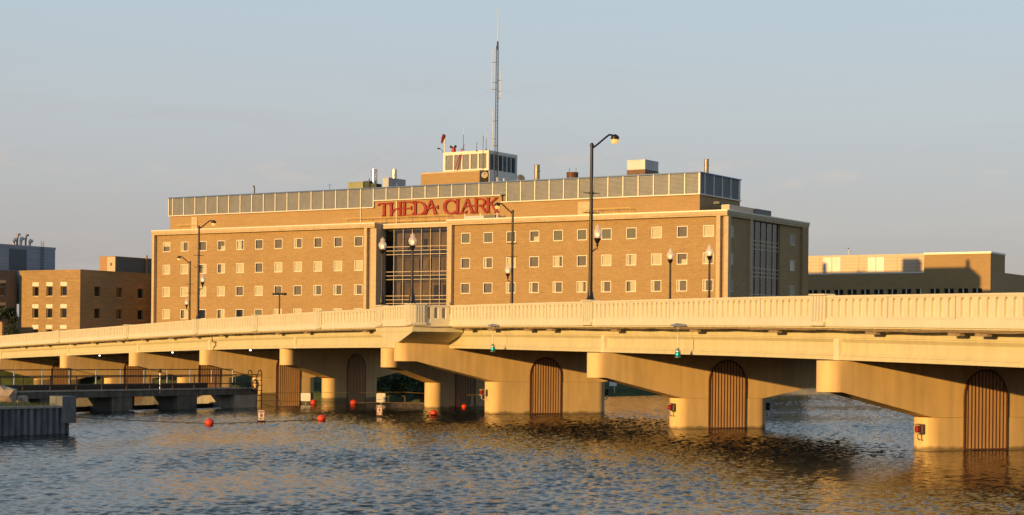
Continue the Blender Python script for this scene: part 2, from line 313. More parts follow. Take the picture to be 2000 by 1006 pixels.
M['globe'] = mat('frosted_globe_glass', (0.80, 0.72, 0.66), 0.25, emit=0.10, ecol=(1, .7, .5)); M['globe'].node_tree.nodes['Principled BSDF'].inputs['Alpha'].default_value = 0.5
M['conduit'] = mat('weathered_conduit', (0.34, 0.25, 0.16), 0.6, var=0.25, vscale=(3, 3, 3))
M['skin'] = mat('skin', (0.40, 0.23, 0.15), 0.6); M['hair'] = mat('dark_hair', (0.02, 0.013, 0.01), 0.6)
M['helmet'] = mat('grey_blue_helmet', (0.42, 0.48, 0.55), 0.35); M['shirt'] = mat('dark_red_shirt', (0.22, 0.05, 0.05), 0.8, var=0.1, vscale=(6, 6, 6))
M['navy'] = mat('navy_cloth', (0.03, 0.035, 0.06), 0.85, var=0.1, vscale=(6, 6, 6))
M['sign_white'] = mat('sign_white', (0.66, 0.62, 0.56), 0.5, var=0.05, vscale=(3, 3, 3))
M['sign_black'] = mat('sign_black', (0.03, 0.03, 0.03), 0.6)
M['sign_orange'] = mat('sign_orange', (0.62, 0.10, 0.03), 0.5)
M['foam'] = mat('white_water_foam', (0.55, 0.52, 0.48), 0.8, var=0.4, vscale=(3, 3, 3))

# ------------------------------------------------------------------ setting: water, ground
WAVE = 0.0049
DAM0 = PG(505, 795); DDIR = Vector((0.553, 0.833, 0)).normalized(); DN = Vector((DDIR.y, -DDIR.x, 0))   # dam line, normal to the lake side
def dam(a, n, z): return DAM0 + DDIR * a + DN * n + Vector((0, 0, z))
def sheet(name, pts, m, kind='structure'):
    mb = MB(); mb.add(pts, [tuple(range(len(pts)))]); o = mb.build(name, m); tag(o, kind=kind); return o
e = dam(82, 0, 0); w = dam(-260, 0, 0)
# the lake side: one sheet, a dense grid of small wind waves where it is seen, plain beyond
ys_ = [-600.0, -250.0, -60.0, 0.0, 20.0, 30.0]; y_ = 38.0
while y_ < 232: ys_.append(y_); y_ += 0.036 + 0.0012 * y_
ys_ += [245.0, 300.0]; ys_ = np.array(ys_)
core = np.linspace(-1, 1, 940); us_ = np.concatenate([[-9.0, -3.0, -1.6], core, [1.6, 3.0, 9.0]])          # finer where the river is near
half = 14.0 + 0.28 * np.clip(ys_, 38, 240); GX = us_[None, :] * half[:, None] * np.where(np.abs(us_) > 1.01, 1.4, 1.0)[None, :]; GY = np.repeat(ys_[:, None], len(us_), 1)
ny_, nx_ = GX.shape; spc = half[:, None] * 2 / 940
rng = np.random.default_rng(5); GZ = np.zeros_like(GX); gust = np.zeros_like(GX)
for q in range(7):
    a_ = rng.uniform(0, 6.28); l_ = rng.uniform(14, 55); gust += np.sin((GX * math.cos(a_) + GY * 0.6 * math.sin(a_)) * 6.283 / l_ + rng.uniform(0, 6.28))
gust = np.clip(1.0 + 0.18 * gust, 0.45, 1.5)
for q in range(66):
    lam = 0.19 * (0.72 / 0.19) ** rng.random() if q < 58 else rng.uniform(0.9, 2.2)
    a_ = R(248) + rng.normal(0, 0.62); kk = 6.283 / lam; fade = np.clip((lam / (spc + 0.02) - 1.2) / 1.6, 0.0, 1.0)
    GZ += WAVE * lam * (1.0 if q < 58 else 0.45) * fade * np.sin((GX * math.cos(a_) + GY * math.sin(a_)) * kk + rng.uniform(0, 6.28))
GZ *= gust; inn_ = ((np.abs(us_) <= 1.0)[None, :]) & ((ys_ > 37) & (ys_ < 234))[:, None]; GZ = np.where(inn_, GZ, 0.0)
nn_ = (GX - DAM0.x) * DN.x + (GY - DAM0.y) * DN.y
keep = (nn_[:-1, :-1] > -0.15) & (nn_[1:, 1:] > -0.15) & (nn_[:-1, 1:] > -0.15) & (nn_[1:, :-1] > -0.15)
idx = np.arange(ny_ * nx_).reshape(ny_, nx_)
fq = np.stack([idx[:-1, :-1], idx[:-1, 1:], idx[1:, 1:], idx[1:, :-1]], -1)[keep]
me = bpy.data.meshes.new('river_water'); co = np.stack([GX, GY, GZ], -1).reshape(-1, 3)
me.vertices.add(len(co)); me.vertices.foreach_set('co', co.ravel()); nf = len(fq)
me.loops.add(nf * 4); me.loops.foreach_set('vertex_index', fq.ravel().astype(np.int32)); me.polygons.add(nf)
me.polygons.foreach_set('loop_start', np.arange(0, nf * 4, 4, dtype=np.int32)); me.update(calc_edges=True); me.shade_smooth()
me.materials.append(M['water']); water_o = link_mesh('river_water', me); tag(water_o, kind='structure')
sheet('river_below_weir', [dam(-300, -4, -2.6), dam(95, -4, -2.6), (20, 330, -2.6), (-330, 330, -2.6)], M['water'])
sheet('river_bed', [(-5000, -3000, -6), (5000, -3000, -6), (5000, 6000, -6), (-5000, 6000, -6)], M['bed'])
bank = [(-420, 268), (-130, 262), (-84, 262), (-52, 252), (-30, 240), (-10, 226), (8, 212), (24, 207), (44, 216), (70, 232), (120, 246), (700, 300)]
mb = MB(); n = len(bank); vs = []
for i, (x, y) in enumerate(bank):
    a = Vector((*bank[max(i - 1, 0)], 0)); b = Vector((*bank[min(i + 1, n - 1)], 0)); d = (b - a).normalized(); nn = Vector((d.y, -d.x, 0))
    q = Vector((x, y, 0)); wob = random.uniform(-0.6, 0.6)
    vs += [q + nn * 4.5 + Vector((0, 0, -4)), q + nn * (0.6 + wob) + Vector((0, 0, 0.35)), q - nn * 3.5 + Vector((0, 0, 2.1)), Vector((x * 12, 5200, 2.1))]
fs = []
for i in range(n - 1):
    for k in range(3): fs.append((i * 4 + k, (i + 1) * 4 + k, (i + 1) * 4 + k + 1, i * 4 + k + 1))
mb.add(vs, fs); tag(mb.build('ground', M['grass']), kind='structure')

# ------------------------------------------------------------------ bridge path (near parapet face): photo column, distance, parapet-top height
def main_Y(px): return 3600.0 / (0.01942 * (px + 575))
knots = [(px, main_Y(px), z) for px, z in ((2000, 6.99), (1690, 7.16), (1440, 7.32), (1145, 7.48), (885, 7.65))]
knots += [(735, 140.5, 7.67), (640, 150.0, 7.64), (500, 166.0, 7.52), (384, 181.0, 7.35), (248, 201.0, 6.97), (115, 221.0, 6.48), (0, 243.0, 5.95)]
KN = []
for px, Y, z in knots:
    x = ((px - 1000) - ROLL * (z - HC) * F_PX / Y) / F_PX * Y
    KN.append(Vector((x, Y, z)))
d0 = (KN[0] - KN[1]).normalized(); KN.insert(0, KN[0] + d0 * 34)
d1 = (KN[-1] - KN[-2]).normalized(); KN.append(KN[-1] + Vector((-16, 26, -0.75))); KN.append(KN[-1] + Vector((-30, 46, -1.6)))
def cr(p0, p1, p2, p3, t):
    return 0.5 * ((2 * p1) + (p2 - p0) * t + (2 * p0 - 5 * p1 + 4 * p2 - p3) * t * t + (3 * p1 - p0 - 3 * p2 + p3) * t ** 3)
PTS = []
for i in range(len(KN) - 1):
    p0 = KN[max(i - 1, 0)] if i else KN[0] * 2 - KN[1]; p3 = KN[i + 2] if i + 2 < len(KN) else KN[-1] * 2 - KN[-2]
    for k in range(12): PTS.append(cr(p0, KN[i], KN[i + 1], p3, k / 12))
PTS.append(KN[-1])
for _ in range(14):                                      # ease the small bends of the measured points
    PTS = [PTS[0]] + [(PTS[i - 1] + PTS[i] * 2 + PTS[i + 1]) / 4 for i in range(1, len(PTS) - 1)] + [PTS[-1]]
CUM = [0.0]
for a, b in zip(PTS, PTS[1:]): CUM.append(CUM[-1] + (b - a).xy.length)
def path(s):
    i = 0
    while i < len(CUM) - 2 and CUM[i + 1] < s: i += 1
    t = (s - CUM[i]) / (CUM[i + 1] - CUM[i]); p = PTS[i].lerp(PTS[i + 1], t)
    j = max(0, i - 3); k = min(len(PTS) - 1, i + 4); d = (PTS[k] - PTS[j]); d.z = 0; d.normalize()
    return p, d
def B(s, t, dz=0.0):
    p, d = path(s); return Vector((p.x + d.y * t, p.y - d.x * t, p.z + dz))
def s_of(px):
    lo, hi = 0.0, CUM[-1]
    for _ in range(50):
        m = (lo + hi) / 2; p = path(m)[0]; x = p.x / p.y * F_PX + ROLL * (p.z - HC) * F_PX / p.y + 1000
        if x > px: lo = m
        else: hi = m
    return lo
W = 18.3
S_END = CUM[-1]
sA, sB, sC = s_of(1601), s_of(1150), s_of(843)
sF, sG, sH, sI = s_of(391), s_of(253), s_of(118), s_of(-13)

def sweep(mb, prof, s0, s1, step=2.0, dens=None):
    n = max(1, int(math.ceil((s1 - s0) / step))); m = len(prof); vs = []; fs = []
    for i in range(n + 1):
        s = s0 + (s1 - s0) * i / n
        for t, z in prof: vs.append(B(s, t, z))
    for i in range(n):
        for k in range(m):
            k2 = (k + 1) % m; fs.append((i * m + k, i * m + k2, (i + 1) * m + k2, (i + 1) * m + k))
    fs.append(tuple(range(m))); fs.append(tuple(n * m + k for k in range(m)))
    return mb.add(vs, fs)

bridge = thing('road_bridge', 'long cream concrete road bridge curving over the river to the left', 'bridge')
piers_s = [0.0, sA, sB, sC, s_of(748), s_of(556), sF, sG, sH, sI, S_END]
GIRD = [(1.0, -1.52), (1.0, -1.93), (1.03, -1.95), (1.03, -1.99), (1.0, -2.0), (1.14, -2.16), (1.14, -2.60), (1.02, -2.76), (0.97, -2.78), (0.97, -2.96), (1.6, -2.96), (1.6, -1.52)]
OV0, OV1 = sC - 3.45, sC + 3.45                          # overlook balcony extent along the bridge
for i in range(len(piers_s) - 1):
    a, b = piers_s[i], piers_s[i + 1]
    ga = a + (1.0 if i == 3 else 0.0); gb = b - (1.0 if i == 2 else 0.0)
    sweep(MB(), GIRD, ga, gb).build('girder', M['cream'], bridge)
    for tt in (4.6, 8.2, 11.8):
        sweep(MB(), [(tt, -1.52), (tt, -2.9), (tt + 0.6, -2.9), (tt + 0.6, -1.52)], ga, gb, 4).build('girder', M['cream'], bridge)
    sweep(MB(), [(W - t, z) for t, z in GIRD], ga, gb).build('girder', M['cream'], bridge)
    sweep(MB(), [(0.06, -1.5), (0.06, -1.12), (W - 0.06, -1.12), (W - 0.06, -1.5)], a, b).build('deck_slab', M['cream'], bridge)
    for f in (lambda t: t, lambda t: W - t):
        sweep(MB(), [(f(t), z) for t, z in ((-0.03, -1.42), (0.0, -1.06), (0.0, -1.04), (0.30, -1.04), (0.30, -1.12), (0.05, -1.12), (0.05, -1.42))], a, b).build('fascia_plinth', M['cream2'], bridge)
        sweep(MB(), [(f(t), z) for t, z in ((0.33, -1.116), (0.33, -0.97), (2.6, -0.97), (2.6, -1.116))], a, b).build('sidewalk', M['concrete_pale'], bridge)
    sweep(MB(), [(2.62, -1.116), (2.62, -1.10), (W - 2.62, -1.10), (W - 2.62, -1.116)], a, b).build('roadway', M['asphalt'], bridge)
for s in [sA, sB] + piers_s[4:10]:                       # end blocks of the girders over the piers
    for k in (0,):
        mb = MB(); sweep(mb, [(0.93, -1.98), (0.93, -2.97), (1.3, -2.97), (1.3, -1.98)], s - 0.22, s + 0.22); mb.build('girder_end_block', M['cream2'], bridge)

# parapet panels with arched slots
def panel_mesh(L, n, name, m, opened=False, h0=0.37, h1=1.33, th=0.30, zb=0.47, zt=1.25, w=0.28, dep=0.15):
    mb = MB(); g = 0.035; pitch = (L - 0.30) / n; seg = 6; bw = 0.03
    xs = [g] + [0.15 + pitch * i for i in range(n + 1)]; xs[1] = xs[1]; A = g; Bx = L - g
    def quad(a, b, c, d): mb.add([a, b, c, d], [(0, 1, 2, 3)])
    quad((A, 0, h0), (0.15, 0, h0), (0.15, 0, h1), (A, 0, h1)); quad((L - 0.15, 0, h0), (Bx, 0, h0), (Bx, 0, h1), (L - 0.15, 0, h1))
    for i in range(n):
        x0 = 0.15 + pitch * i; x1 = x0 + pitch; xc = (x0 + x1) / 2
        def outline(r, y, zb_):
            pts = [(xc - r, y, zb_)]
            for k in range(seg + 1):
                a = math.pi - math.pi * k / seg; pts.append((xc + r * math.cos(a), y, zt - w / 2 + r * math.sin(a)))
            pts.append((xc + r, y, zb_)); return pts
        o = outline(w / 2 + bw, 0, zb - bw * 0.4); inn = outline(w / 2, bw, zb); k0 = len(o)
        quad((x0, 0, h0), (x1, 0, h0), (x1, 0, zb - bw * 0.4), (x0, 0, zb - bw * 0.4))
        zs = o[1][2]
        quad((x0, 0, zb - bw * 0.4), (xc - w / 2 - bw, 0, zb - bw * 0.4), (xc - w / 2 - bw, 0, h1), (x0, 0, h1))
        quad((xc + w / 2 + bw, 0, zb - bw * 0.4), (x1, 0, zb - bw * 0.4), (x1, 0, h1), (xc + w / 2 + bw, 0, h1))
        for k in range(1, seg + 1):
            p, q = o[k], o[k + 1]; quad(p, q, (q[0], 0, h1), (p[0], 0, h1))
        for ring_a, ring_b in ((o, inn), (inn, [(x, th if opened else dep, z) for x, y, z in inn])):
            for k in range(k0):
                k2 = (k + 1) % k0; quad(ring_a[k], ring_b[k], ring_b[k2], ring_a[k2])
        if not opened: mb.add([(x, dep, z) for x, y, z in inn], [tuple(range(k0))])
    if opened:
        for i in range(n):
            x0 = 0.15 + pitch * i; x1 = x0 + pitch; xc = (x0 + x1) / 2
            quad((x0, th, h0), (x1, th, h0), (x1, th, zb), (x0, th, zb)); quad((x0, th, zb), (xc - w / 2, th, zb), (xc - w / 2, th, h1), (x0, th, h1))
            quad((xc + w / 2, th, zb), (x1, th, zb), (x1, th, h1), (xc + w / 2, th, h1)); quad((xc - w / 2, th, zt), (xc + w / 2, th, zt), (xc + w / 2, th, h1), (xc - w / 2, th, h1))
        for a, b in ((A, 0.15), (L - 0.15, Bx)): quad((a, th, h0), (b, th, h0), (b, th, h1), (a, th, h1))
    else: quad((A, th, h0), (Bx, th, h0), (Bx, th, h1), (A, th, h1))
    quad((A, 0, h0), (A, th, h0), (A, th, h1), (A, 0, h1)); quad((Bx, 0, h0), (Bx, th, h0), (Bx, th, h1), (Bx, 0, h1)); quad((A, 0, h0), (Bx, 0, h0), (Bx, th, h0), (A, th, h0))
    # coping
    mb.box(0, L, -0.05, th + 0.05, h1, 1.42); mb.box(0.06, L - 0.06, -0.018, th + 0.018, h1 - 0.045, h1)
    mb.box(A, Bx, 0.03, th - 0.02, h0 - 0.06, h0 + 0.005)
    bm_me = mb.mesh(name, m, recalc=False)
    bm = bmesh.new(); bm.from_mesh(bm_me); bmesh.ops.remove_doubles(bm, verts=bm.verts, dist=1e-4); bmesh.ops.recalc_face_normals(bm, faces=bm.faces); bm.to_mesh(bm_me); bm.free()
    return bm_me
def post_mesh(w=1.15, d=0.34, h=1.50, ribs=4, name='parapet_post'):
    mb = MB(); mb.box(-w / 2, w / 2, -0.10, 0.36, 0.02, h - 0.07); mb.box(-w / 2 - 0.05, w / 2 + 0.05, -0.22, 0.42, h - 0.07, h)
    rw = (w - 0.16) / ribs
    for i in range(ribs):
        x = -w / 2 + 0.08 + rw * i; mb.box(x + 0.035, x + rw - 0.035, -0.2, -0.1, 0.2, h - 0.10)
    mb.box(-w / 2 - 0.02, w / 2 + 0.02, -0.205, -0.1, 0.03, 0.2)
    return mb.mesh(name, M['cream2'])
PANEL = panel_mesh(4.75, 8, 'parapet_panel', M['cream2'])
POST = post_mesh()
def frame_m(a, b, flip=False):
    """matrix with x from a to b, y horizontal, z up"""
    x = (b - a).normalized(); y = Vector((0, 0, 1)).cross(x); y.normalize(); z = x.cross(y)
    return Matrix(((x.x, y.x, z.x, a.x), (x.y, y.y, z.y, a.y), (x.z, y.z, z.z, a.z), (0, 0, 0, 1)))
def put_panels(s0, s1, n, far=False):
    L = (s1 - s0) / n
    for i in range(n):
        u0 = s0 + L * i; u1 = u0 + L
        a, b = (B(u1, 0, -1.42), B(u0, 0, -1.42)) if not far else (B(u0, W, -1.42), B(u1, W, -1.42))
        o = link_mesh('parapet_panel', PANEL, bridge, frame_m(a, b) @ Matrix.Diagonal(((b - a).length / 4.75, 1, 1, 1)))
def put_post(s, far=False):
    a, b = (B(s + .5, 0, -1.42), B(s - .5, 0, -1.42)) if not far else (B(s - .5, W, -1.42), B(s + .5, W, -1.42))
    m = frame_m(a, b); m.translation = (a + b) / 2
    link_mesh('parapet_post', POST, bridge, m)
L0 = 4.75
posts = [sA, sB, s_of(624), s_of(500), s_of(384), s_of(248), s_of(115), s_of(-25), s_of(-150)]
for far in (False, True):
    o0, o1 = (OV0, OV1)
    for s in posts: put_post(s, far)
    s = sA - .6; k = 0
    while s > L0: put_panels(s - L0, s, 1, far); s -= L0
    put_panels(sA + .6, sB - .6, 5, far); put_panels(sB + .6, o0 - .0, 4, far)
    put_panels(o1 + .16, posts[2] - .6, 3, far)
    for i, nn in enumerate((4, 4, 5, 5, 5, 5)): put_panels(posts[2 + i] + .6, posts[3 + i] - .6, nn, far)

# overlook balconies over the long pier (near and far side)
OUT = 2.75
def ovl(s, out, dz, far): return B(s, -out if not far else W + out, dz)
for far in (False, True):
    sg = 1 if not far else -1
    z0 = path(sC)[0].z
    def OP(ds, out, z, far=far):                                   # straight local frame at the pier: ds along, out away from the road
        p, d = path(sC); q = -out if not far else W + out
        return Vector((p.x + d.x * ds + d.y * q, p.y + d.y * ds - d.x * q, p.z + z))
    mb = MB()                                            # slab
    pl = [OP(-3.6, -0.9, 0), OP(-3.6, OUT + 0.1, 0), OP(3.6, OUT + 0.1, 0), OP(3.6, -0.9, 0)]
    zb, zt_ = -1.85, -1.43
    mb.add([Vector((p.x, p.y, z0 + zb)) for p in pl] + [Vector((p.x, p.y, z0 + zt_)) for p in pl], [(3, 2, 1, 0), (4, 5, 6, 7), (0, 1, 5, 4), (1, 2, 6, 5), (2, 3, 7, 6), (3, 0, 4, 7)])
    mb.build('overlook_slab', M['cream'], bridge)
    mb = MB()                                            # corbel tapering down on to the pier nose
    top = [OP(-3.55, -1.0, zb), OP(-3.55, OUT + 0.05, zb), OP(3.55, OUT + 0.05, zb), OP(3.55, -1.0, zb)]
    bot = [OP(-0.85, -1.0, -2.58), OP(-0.85, OUT + 0.04, -2.58), OP(0.85, OUT + 0.04, -2.58), OP(0.85, -1.0, -2.58)]
    mb.add(bot + top, [(3, 2, 1, 0), (4, 5, 6, 7), (0, 1, 5, 4), (1, 2, 6, 5), (2, 3, 7, 6), (3, 0, 4, 7)])
    mb.build('overlook_corbel', M['cream'], bridge)
    pb = MB(); pb.box(0, 1, -0.03, 0.3, 0, 0.375)
    OPEN = panel_mesh(2.3, 4, 'overlook_panel', M['cream2'], opened=True, w=0.23)
    HALF = panel_mesh(2.75, 5, 'overlook_panel', M['cream2'])
    def edge(a, b, me, L):
        m = frame_m(a, b); l = (b - a).length
        link_mesh('overlook_panel', me, bridge, m @ Matrix.Diagonal((l / L, 1, 1, 1)))
        mb = MB(); mb.box(0, l, -0.03, 0.3, -0.02, 0.372); mb.build('overlook_plinth', M['cream2'], bridge, matrix=m)
    c = {k: OP(a * sg, b, -1.42) for k, (a, b) in dict(n0=(-3.45, 0.0), n1=(-3.45, OUT), f1=(3.45, OUT), f0=(3.45, 0.0)).items()}
    # walking the edge with the outside on the panel's -y side
    def inset(a, b, d0, d1): x = (b - a).normalized(); return a + x * d0, b - x * d1
    for a, b, me, L in ((c['n1'], c['n0'], OPEN, 2.3), (c['f0'], c['f1'], OPEN, 2.3)):
        a, b = inset(a, b, 0.1, 0.005) if me is OPEN and a == c['n1'] else inset(a, b, 0.005, 0.1); edge(a, b, me, L)
    mid = (c['f1'] + c['n1']) / 2
    for a, b in (inset(c['f1'], mid, 0.55, 0.03), inset(mid, c['n1'], 0.03, 0.55)): edge(a, b, HALF, 2.75)
    for k, ang_ in (('n1', 0), ('f1', 0)):
        x = (c['n1'] - c['f1']).normalized(); y = Vector((0, 0, 1)).cross(x); q = c[k] - x * (0.5 if k == 'n1' else -0.5)
        m = frame_m(c['f1'], c['n1']); m.translation = q; mb = MB()
        link_mesh('overlook_post', POST, bridge, m)
        m2 = frame_m(c['n1'], c['n0']); m2.translation = c['n1'] + (c['n0'] - c['n1']).normalized() * 0.42
        if k == 'n1': link_mesh('overlook_post', post_mesh(0.92, name='overlook_post'), bridge, m2)
    mb = MB(); mb.add([OP(-3.45, -0.6, -1.0), OP(-3.45, OUT - .3, -1.0), OP(3.45, OUT - .3, -1.0), OP(3.45, -0.6, -1.0)], [(0, 1, 2, 3)]); mb.build('overlook_paving', M['concrete_pale'], bridge)
    if not far: OPN = OP
    else: OPF = OP

# conduit, its clips and the boxes slung under the edge of the deck
mb = MB(); tb = MB()
n = int((S_END - 20) / 1.15)
for a, b in ((0, OV0 - .2), (OV1 + .2, S_END - 10)):
    k = max(2, int((b - a) / 1.15)); pts = []
    for i in range(k + 1):
        s = a + (b - a) * i / k
        mb.beam(B(s, 0.1, -1.49), B(s + 0.75, 0.55, -1.6), 0.05, 0.05)
        mb.beam(B(s, 0.02, -1.45), B(s, 0.3, -1.53), 0.05, 0.09)
        pts.append(B(s, 0.16, -1.53 - random.uniform(0, 0.03)))
    tb.tube(pts, 0.035, 5)
    tb.tube([p + Vector((0.05, 0.02, -0.04 + random.uniform(-.02, .03))) for p in pts[::1]], 0.022, 5)
o = mb.build('conduit_clips', M['cream'], bridge); o['kind'] = 'stuff'
tb.build('conduit', M['conduit'], bridge)
for px in (1852, 1905, 1690, 1500, 1345, 1190, 1065, 1020, 950, 905, 705, 590, 535, 425, 373, 326, 272, 226, 175, 132, 84, 38):
    s = s_of(px); m = frame_m(B(s + .4, 0.42, -1.63), B(s - .4, 0.42, -1.63)); b_ = MB(); b_.box(0, 0.8, -0.12, 0.12, -0.12, 0.08); b_.box(-0.05, 0.02, -0.05, 0.05, -0.07, 0.03)
    b_.build('junction_box', M['conduit'], bridge, matrix=m)
mb = MB(); mb.tube([OPN(3.5, OUT + .16, -1.5), OPN(1, OUT + .16, -1.47), OPN(-1.2, OUT + .17, -1.5), OPN(-3.4, OUT + .18, -1.46), OPN(-3.68, OUT, -1.48), OPN(-3.7, 1.2, -1.52), OPN(-3.68, 0.0, -1.49)], 0.03, 6); mb.build('conduit', M['conduit'], bridge)
sj = s_of(396); mb = MB()                                # notched expansion joint in the girder
for a, b, z0, z1 in ((0, 0, -1.55, -2.2), (0, -1.0, -2.2, -2.2), (-1.0, -1.0, -2.2, -2.5), (-1.0, -0.55, -2.5, -2.72), (-0.55, -0.5, -2.72, -2.96)):
    mb.beam(B(sj + a, 0.975, z0), B(sj + b, 0.965, z1), 0.07, 0.07)
mb.build('expansion_joint', M['bar'], bridge)

# ------------------------------------------------------------------ bridge piers
def pier(o2, p2, zt, tn, tl, tc0, tc1, zn, zc, rr, label, grate=None, base=-3.5, flat=0.9):
    """o2: origin on the near face line, p2: unit direction across the bridge; cap from tn to tl, column from tc0 to tc1"""
    q2 = Vector((p2.y, -p2.x)); root = thing('bridge_pier', label, 'bridge pier', (o2.x, o2.y, 0), math.atan2(p2.y, p2.x), 'piers carrying the bridge')
    def solid(t0, t1, ztop, zbot, m=8):
        ts = []
        for k in range(m + 1): ts.append((t0 + rr - rr * math.cos(math.pi / 2 * k / m), rr * math.sin(math.pi / 2 * k / m)))
        nmid = 14
        mid = [t0 + rr + (t1 - t0 - 2 * rr) * k / nmid for k in range(1, nmid)] + [tc0, tc0 + 0.4, tc1, tc1 - .4, tn + flat, tl - flat]
        for t in sorted(x for x in mid if t0 + rr < x < t1 - rr): ts.append((t, rr))
        for k in range(m + 1): ts.append((t1 - rr + rr * math.sin(math.pi / 2 * k / m), rr * math.cos(math.pi / 2 * k / m)))
        ts = [(t, max(w, 0.001)) for t, w in ts]
        mb = MB(); vs = []
        for t, w in ts:
            zb = zbot(t); vs += [(t, -w, ztop), (t, w, ztop), (t, -w, zb), (t, w, zb)]
        fs = []
        for i in range(len(ts) - 1):
            a, b = i * 4, i * 4 + 4; fs += [(a, b, b + 1, a + 1), (a + 2, a + 3, b + 3, b + 2), (a, a + 2, b + 2, b), (a + 1, b + 1, b + 3, a + 3)]
        return mb.add(vs, fs)
    def zcap(t):
        if t < tc0 + 0.4: u = max(0, (t - tn - flat) / (tc0 + 0.4 - tn - flat)); return zn + (zc - zn) * min(1, u)
        if t > tc1 - 0.4: u = max(0, (tl - flat - t) / (tl - flat - tc1 + 0.4)); return zn + (zc - zn) * min(1, u)
        return zc
    solid(tn, tl, zt, zcap).build('pier_cap', M['pier'], root, smooth=True)
    rr0 = rr; rr = rr + 0.015
    solid(tc0, tc1, zc - 0.012, lambda t: base).build('column', M['pier'], root, smooth=True); rr = rr0
    mb = MB(); 
    if grate:
        gc, hw, zs, zb = grate; y = -(rr + 0.016); pts = []
        ptsp = [(gc - hw, zb)] + [(gc - hw * math.cos(math.pi * k / 14), zs + hw * math.sin(math.pi * k / 14)) for k in range(15)] + [(gc + hw, zb)]
        mb.prism(ptsp, 0.02, Matrix(((1, 0, 0, 0), (0, 0, -1, y), (0, 1, 0, 0), (0, 0, 0, 1))))
        npn = mb.build('niche_panel', M['niche'], root)
        fr = MB(); yy = y - 0.030; loop = ptsp
        for a, b in zip(loop, loop[1:] + loop[:1]): fr.beam((a[0], yy, a[1]), (b[0], yy, b[1]), 0.075, 0.075)
        fo = fr.build('grate_frame', M['bar'], root); nb = 11
        for k in range(1, nb + 1):
            x = gc - hw + 2 * hw * k / (nb + 1); zz = zs + math.sqrt(max(0, hw * hw - (x - gc) ** 2)) - 0.03
            b_ = MB(); b_.box(x - 0.025, x + 0.025, yy - 0.008, yy + 0.012, zb + 0.02, zz); b_.build('grate_bar', M['bar'], fo)
    return root
def pier_at(s, p2=None, **kw):
    p, d = path(s); q = Vector((d.y, -d.x)) if p2 is None else p2
    gb = p.z - 2.96 - 0.035
    a = dict(tn=0.0, tl=W, tc0=5.5, tc1=11.9, rr=0.72); a.update(kw.pop('dims', {}))
    lab = kw['label']; zt = kw.get('zt', gb); zc = kw.get('zc', gb - 2.64)
    r = pier(p.xy if 'o2' not in kw else kw['o2'], q, zt, a['tn'], a['tl'], a['tc0'], a['tc1'], kw.get('zn', gb - 1.45), zc, a['rr'], lab, grate=kw.get('grate', (8.9, 1.24, gb - 1.63, 0.06)), base=kw.get('base', -3.5), flat=kw.get('flat', 0.8))
    return r
pA = pier_at(sA, label='nearest cream bridge pier, at the right edge, its arched grate tall and close')
pB = pier_at(sB, label='cream bridge pier under the tallest street lamp, second from the right edge')
gC = path(sC)[0].z
pC = pier_at(sC, dims=dict(tn=-2.75, tl=W + 2.75, tc0=4.25, tc1=13.75, rr=0.80), zt=gC - 2.585, zn=gC - 3.9, zc=gC - 5.32, grate=(8.6, 1.22, 2.86, 0.06), flat=1.3,
             label='widest cream bridge pier, the one carrying the overlook balcony with a long lit arm')
mb = MB(); p, d = path(sC)
mb.box(1.0, W - 1.0, -1.0, 1.0, gC - 2.60, gC - 1.49); mb.build('pier_diaphragm', M['pier'], pC)
SKEW = Vector((math.cos(R(53)), math.sin(R(53))))
SK = dict(tn=0.0, tl=19.8, tc0=5.5, tc1=12.3, rr=0.72)
def nose_at(px, py, Y): q = P(px, py, Y); return q.xy
pD = pier_at(s_of(752), SKEW, dims=dict(SK, tc0=5.25), o2=nose_at(750, 700, 139.5), grate=(9.0, 1.22, 2.9, 0.06), label='shaded skewed bridge pier half hidden behind the overlook pier, only its nose sunlit')
pE = pier_at(s_of(556), SKEW, dims=SK, o2=nose_at(551, 700, 163.0), grate=(9.0, 1.22, 2.9, -2.5), zt=path(s_of(556))[0].z - 3.0, label='dark skewed bridge pier left of the overlook, with black arched grate and sunlit round nose')
KF = dict(grate=None)
def gg(s): return path(s)[0].z - 2.995
pF = pier_at(sF, label='sunlit bridge pier behind the ladder at the end of the dam', grate=(8.9, 1.24, gg(sF) - 1.62, -2.5))
pG = pier_at(sG, label='sunlit bridge pier behind the middle of the dam walkway, second left of the ladder', grate=(8.9, 1.24, gg(sG) - 1.62, -2.5))
pH = pier_at(sH, label='sunlit bridge pier behind the dam railing below the small brick building', grate=(8.9, 1.24, gg(sH) - 1.62, -2.5))
pI = pier_at(sI, label='leftmost bridge pier, cut by the left edge of the photo', grate=(8.9, 1.24, gg(sI) - 1.62, -2.5))

# ------------------------------------------------------------------ hospital (local frame: x right along the front, y back, z up)
HA = math.atan2(-.5373, .8434); HO = ray(1422, 500) * 245.4; HO.z = 0
cH, sHn = math.cos(HA), math.sin(HA)
def hloc(v): x = v.x - HO.x; y = v.y - HO.y; return Vector((cH * x + sHn * y, -sHn * x + cH * y, v.z))
def hworld(x, y, z=0): return Vector((HO.x + cH * x - sHn * y, HO.y + sHn * x + cH * y, z))
CL = hloc(Vector((0, 0, HC)))
def FY(px, py, y0):
    d = ray(px, py); dl = Vector((cH * d.x + sHn * d.y, -sHn * d.x + cH * d.y, d.z)); t = (y0 - CL.y) / dl.y; return CL + dl * t
def FX(px, py, x0):
    d = ray(px, py); dl = Vector((cH * d.x + sHn * d.y, -sHn * d.x + cH * d.y, d.z)); t = (x0 - CL.x) / dl.x; return CL + dl * t

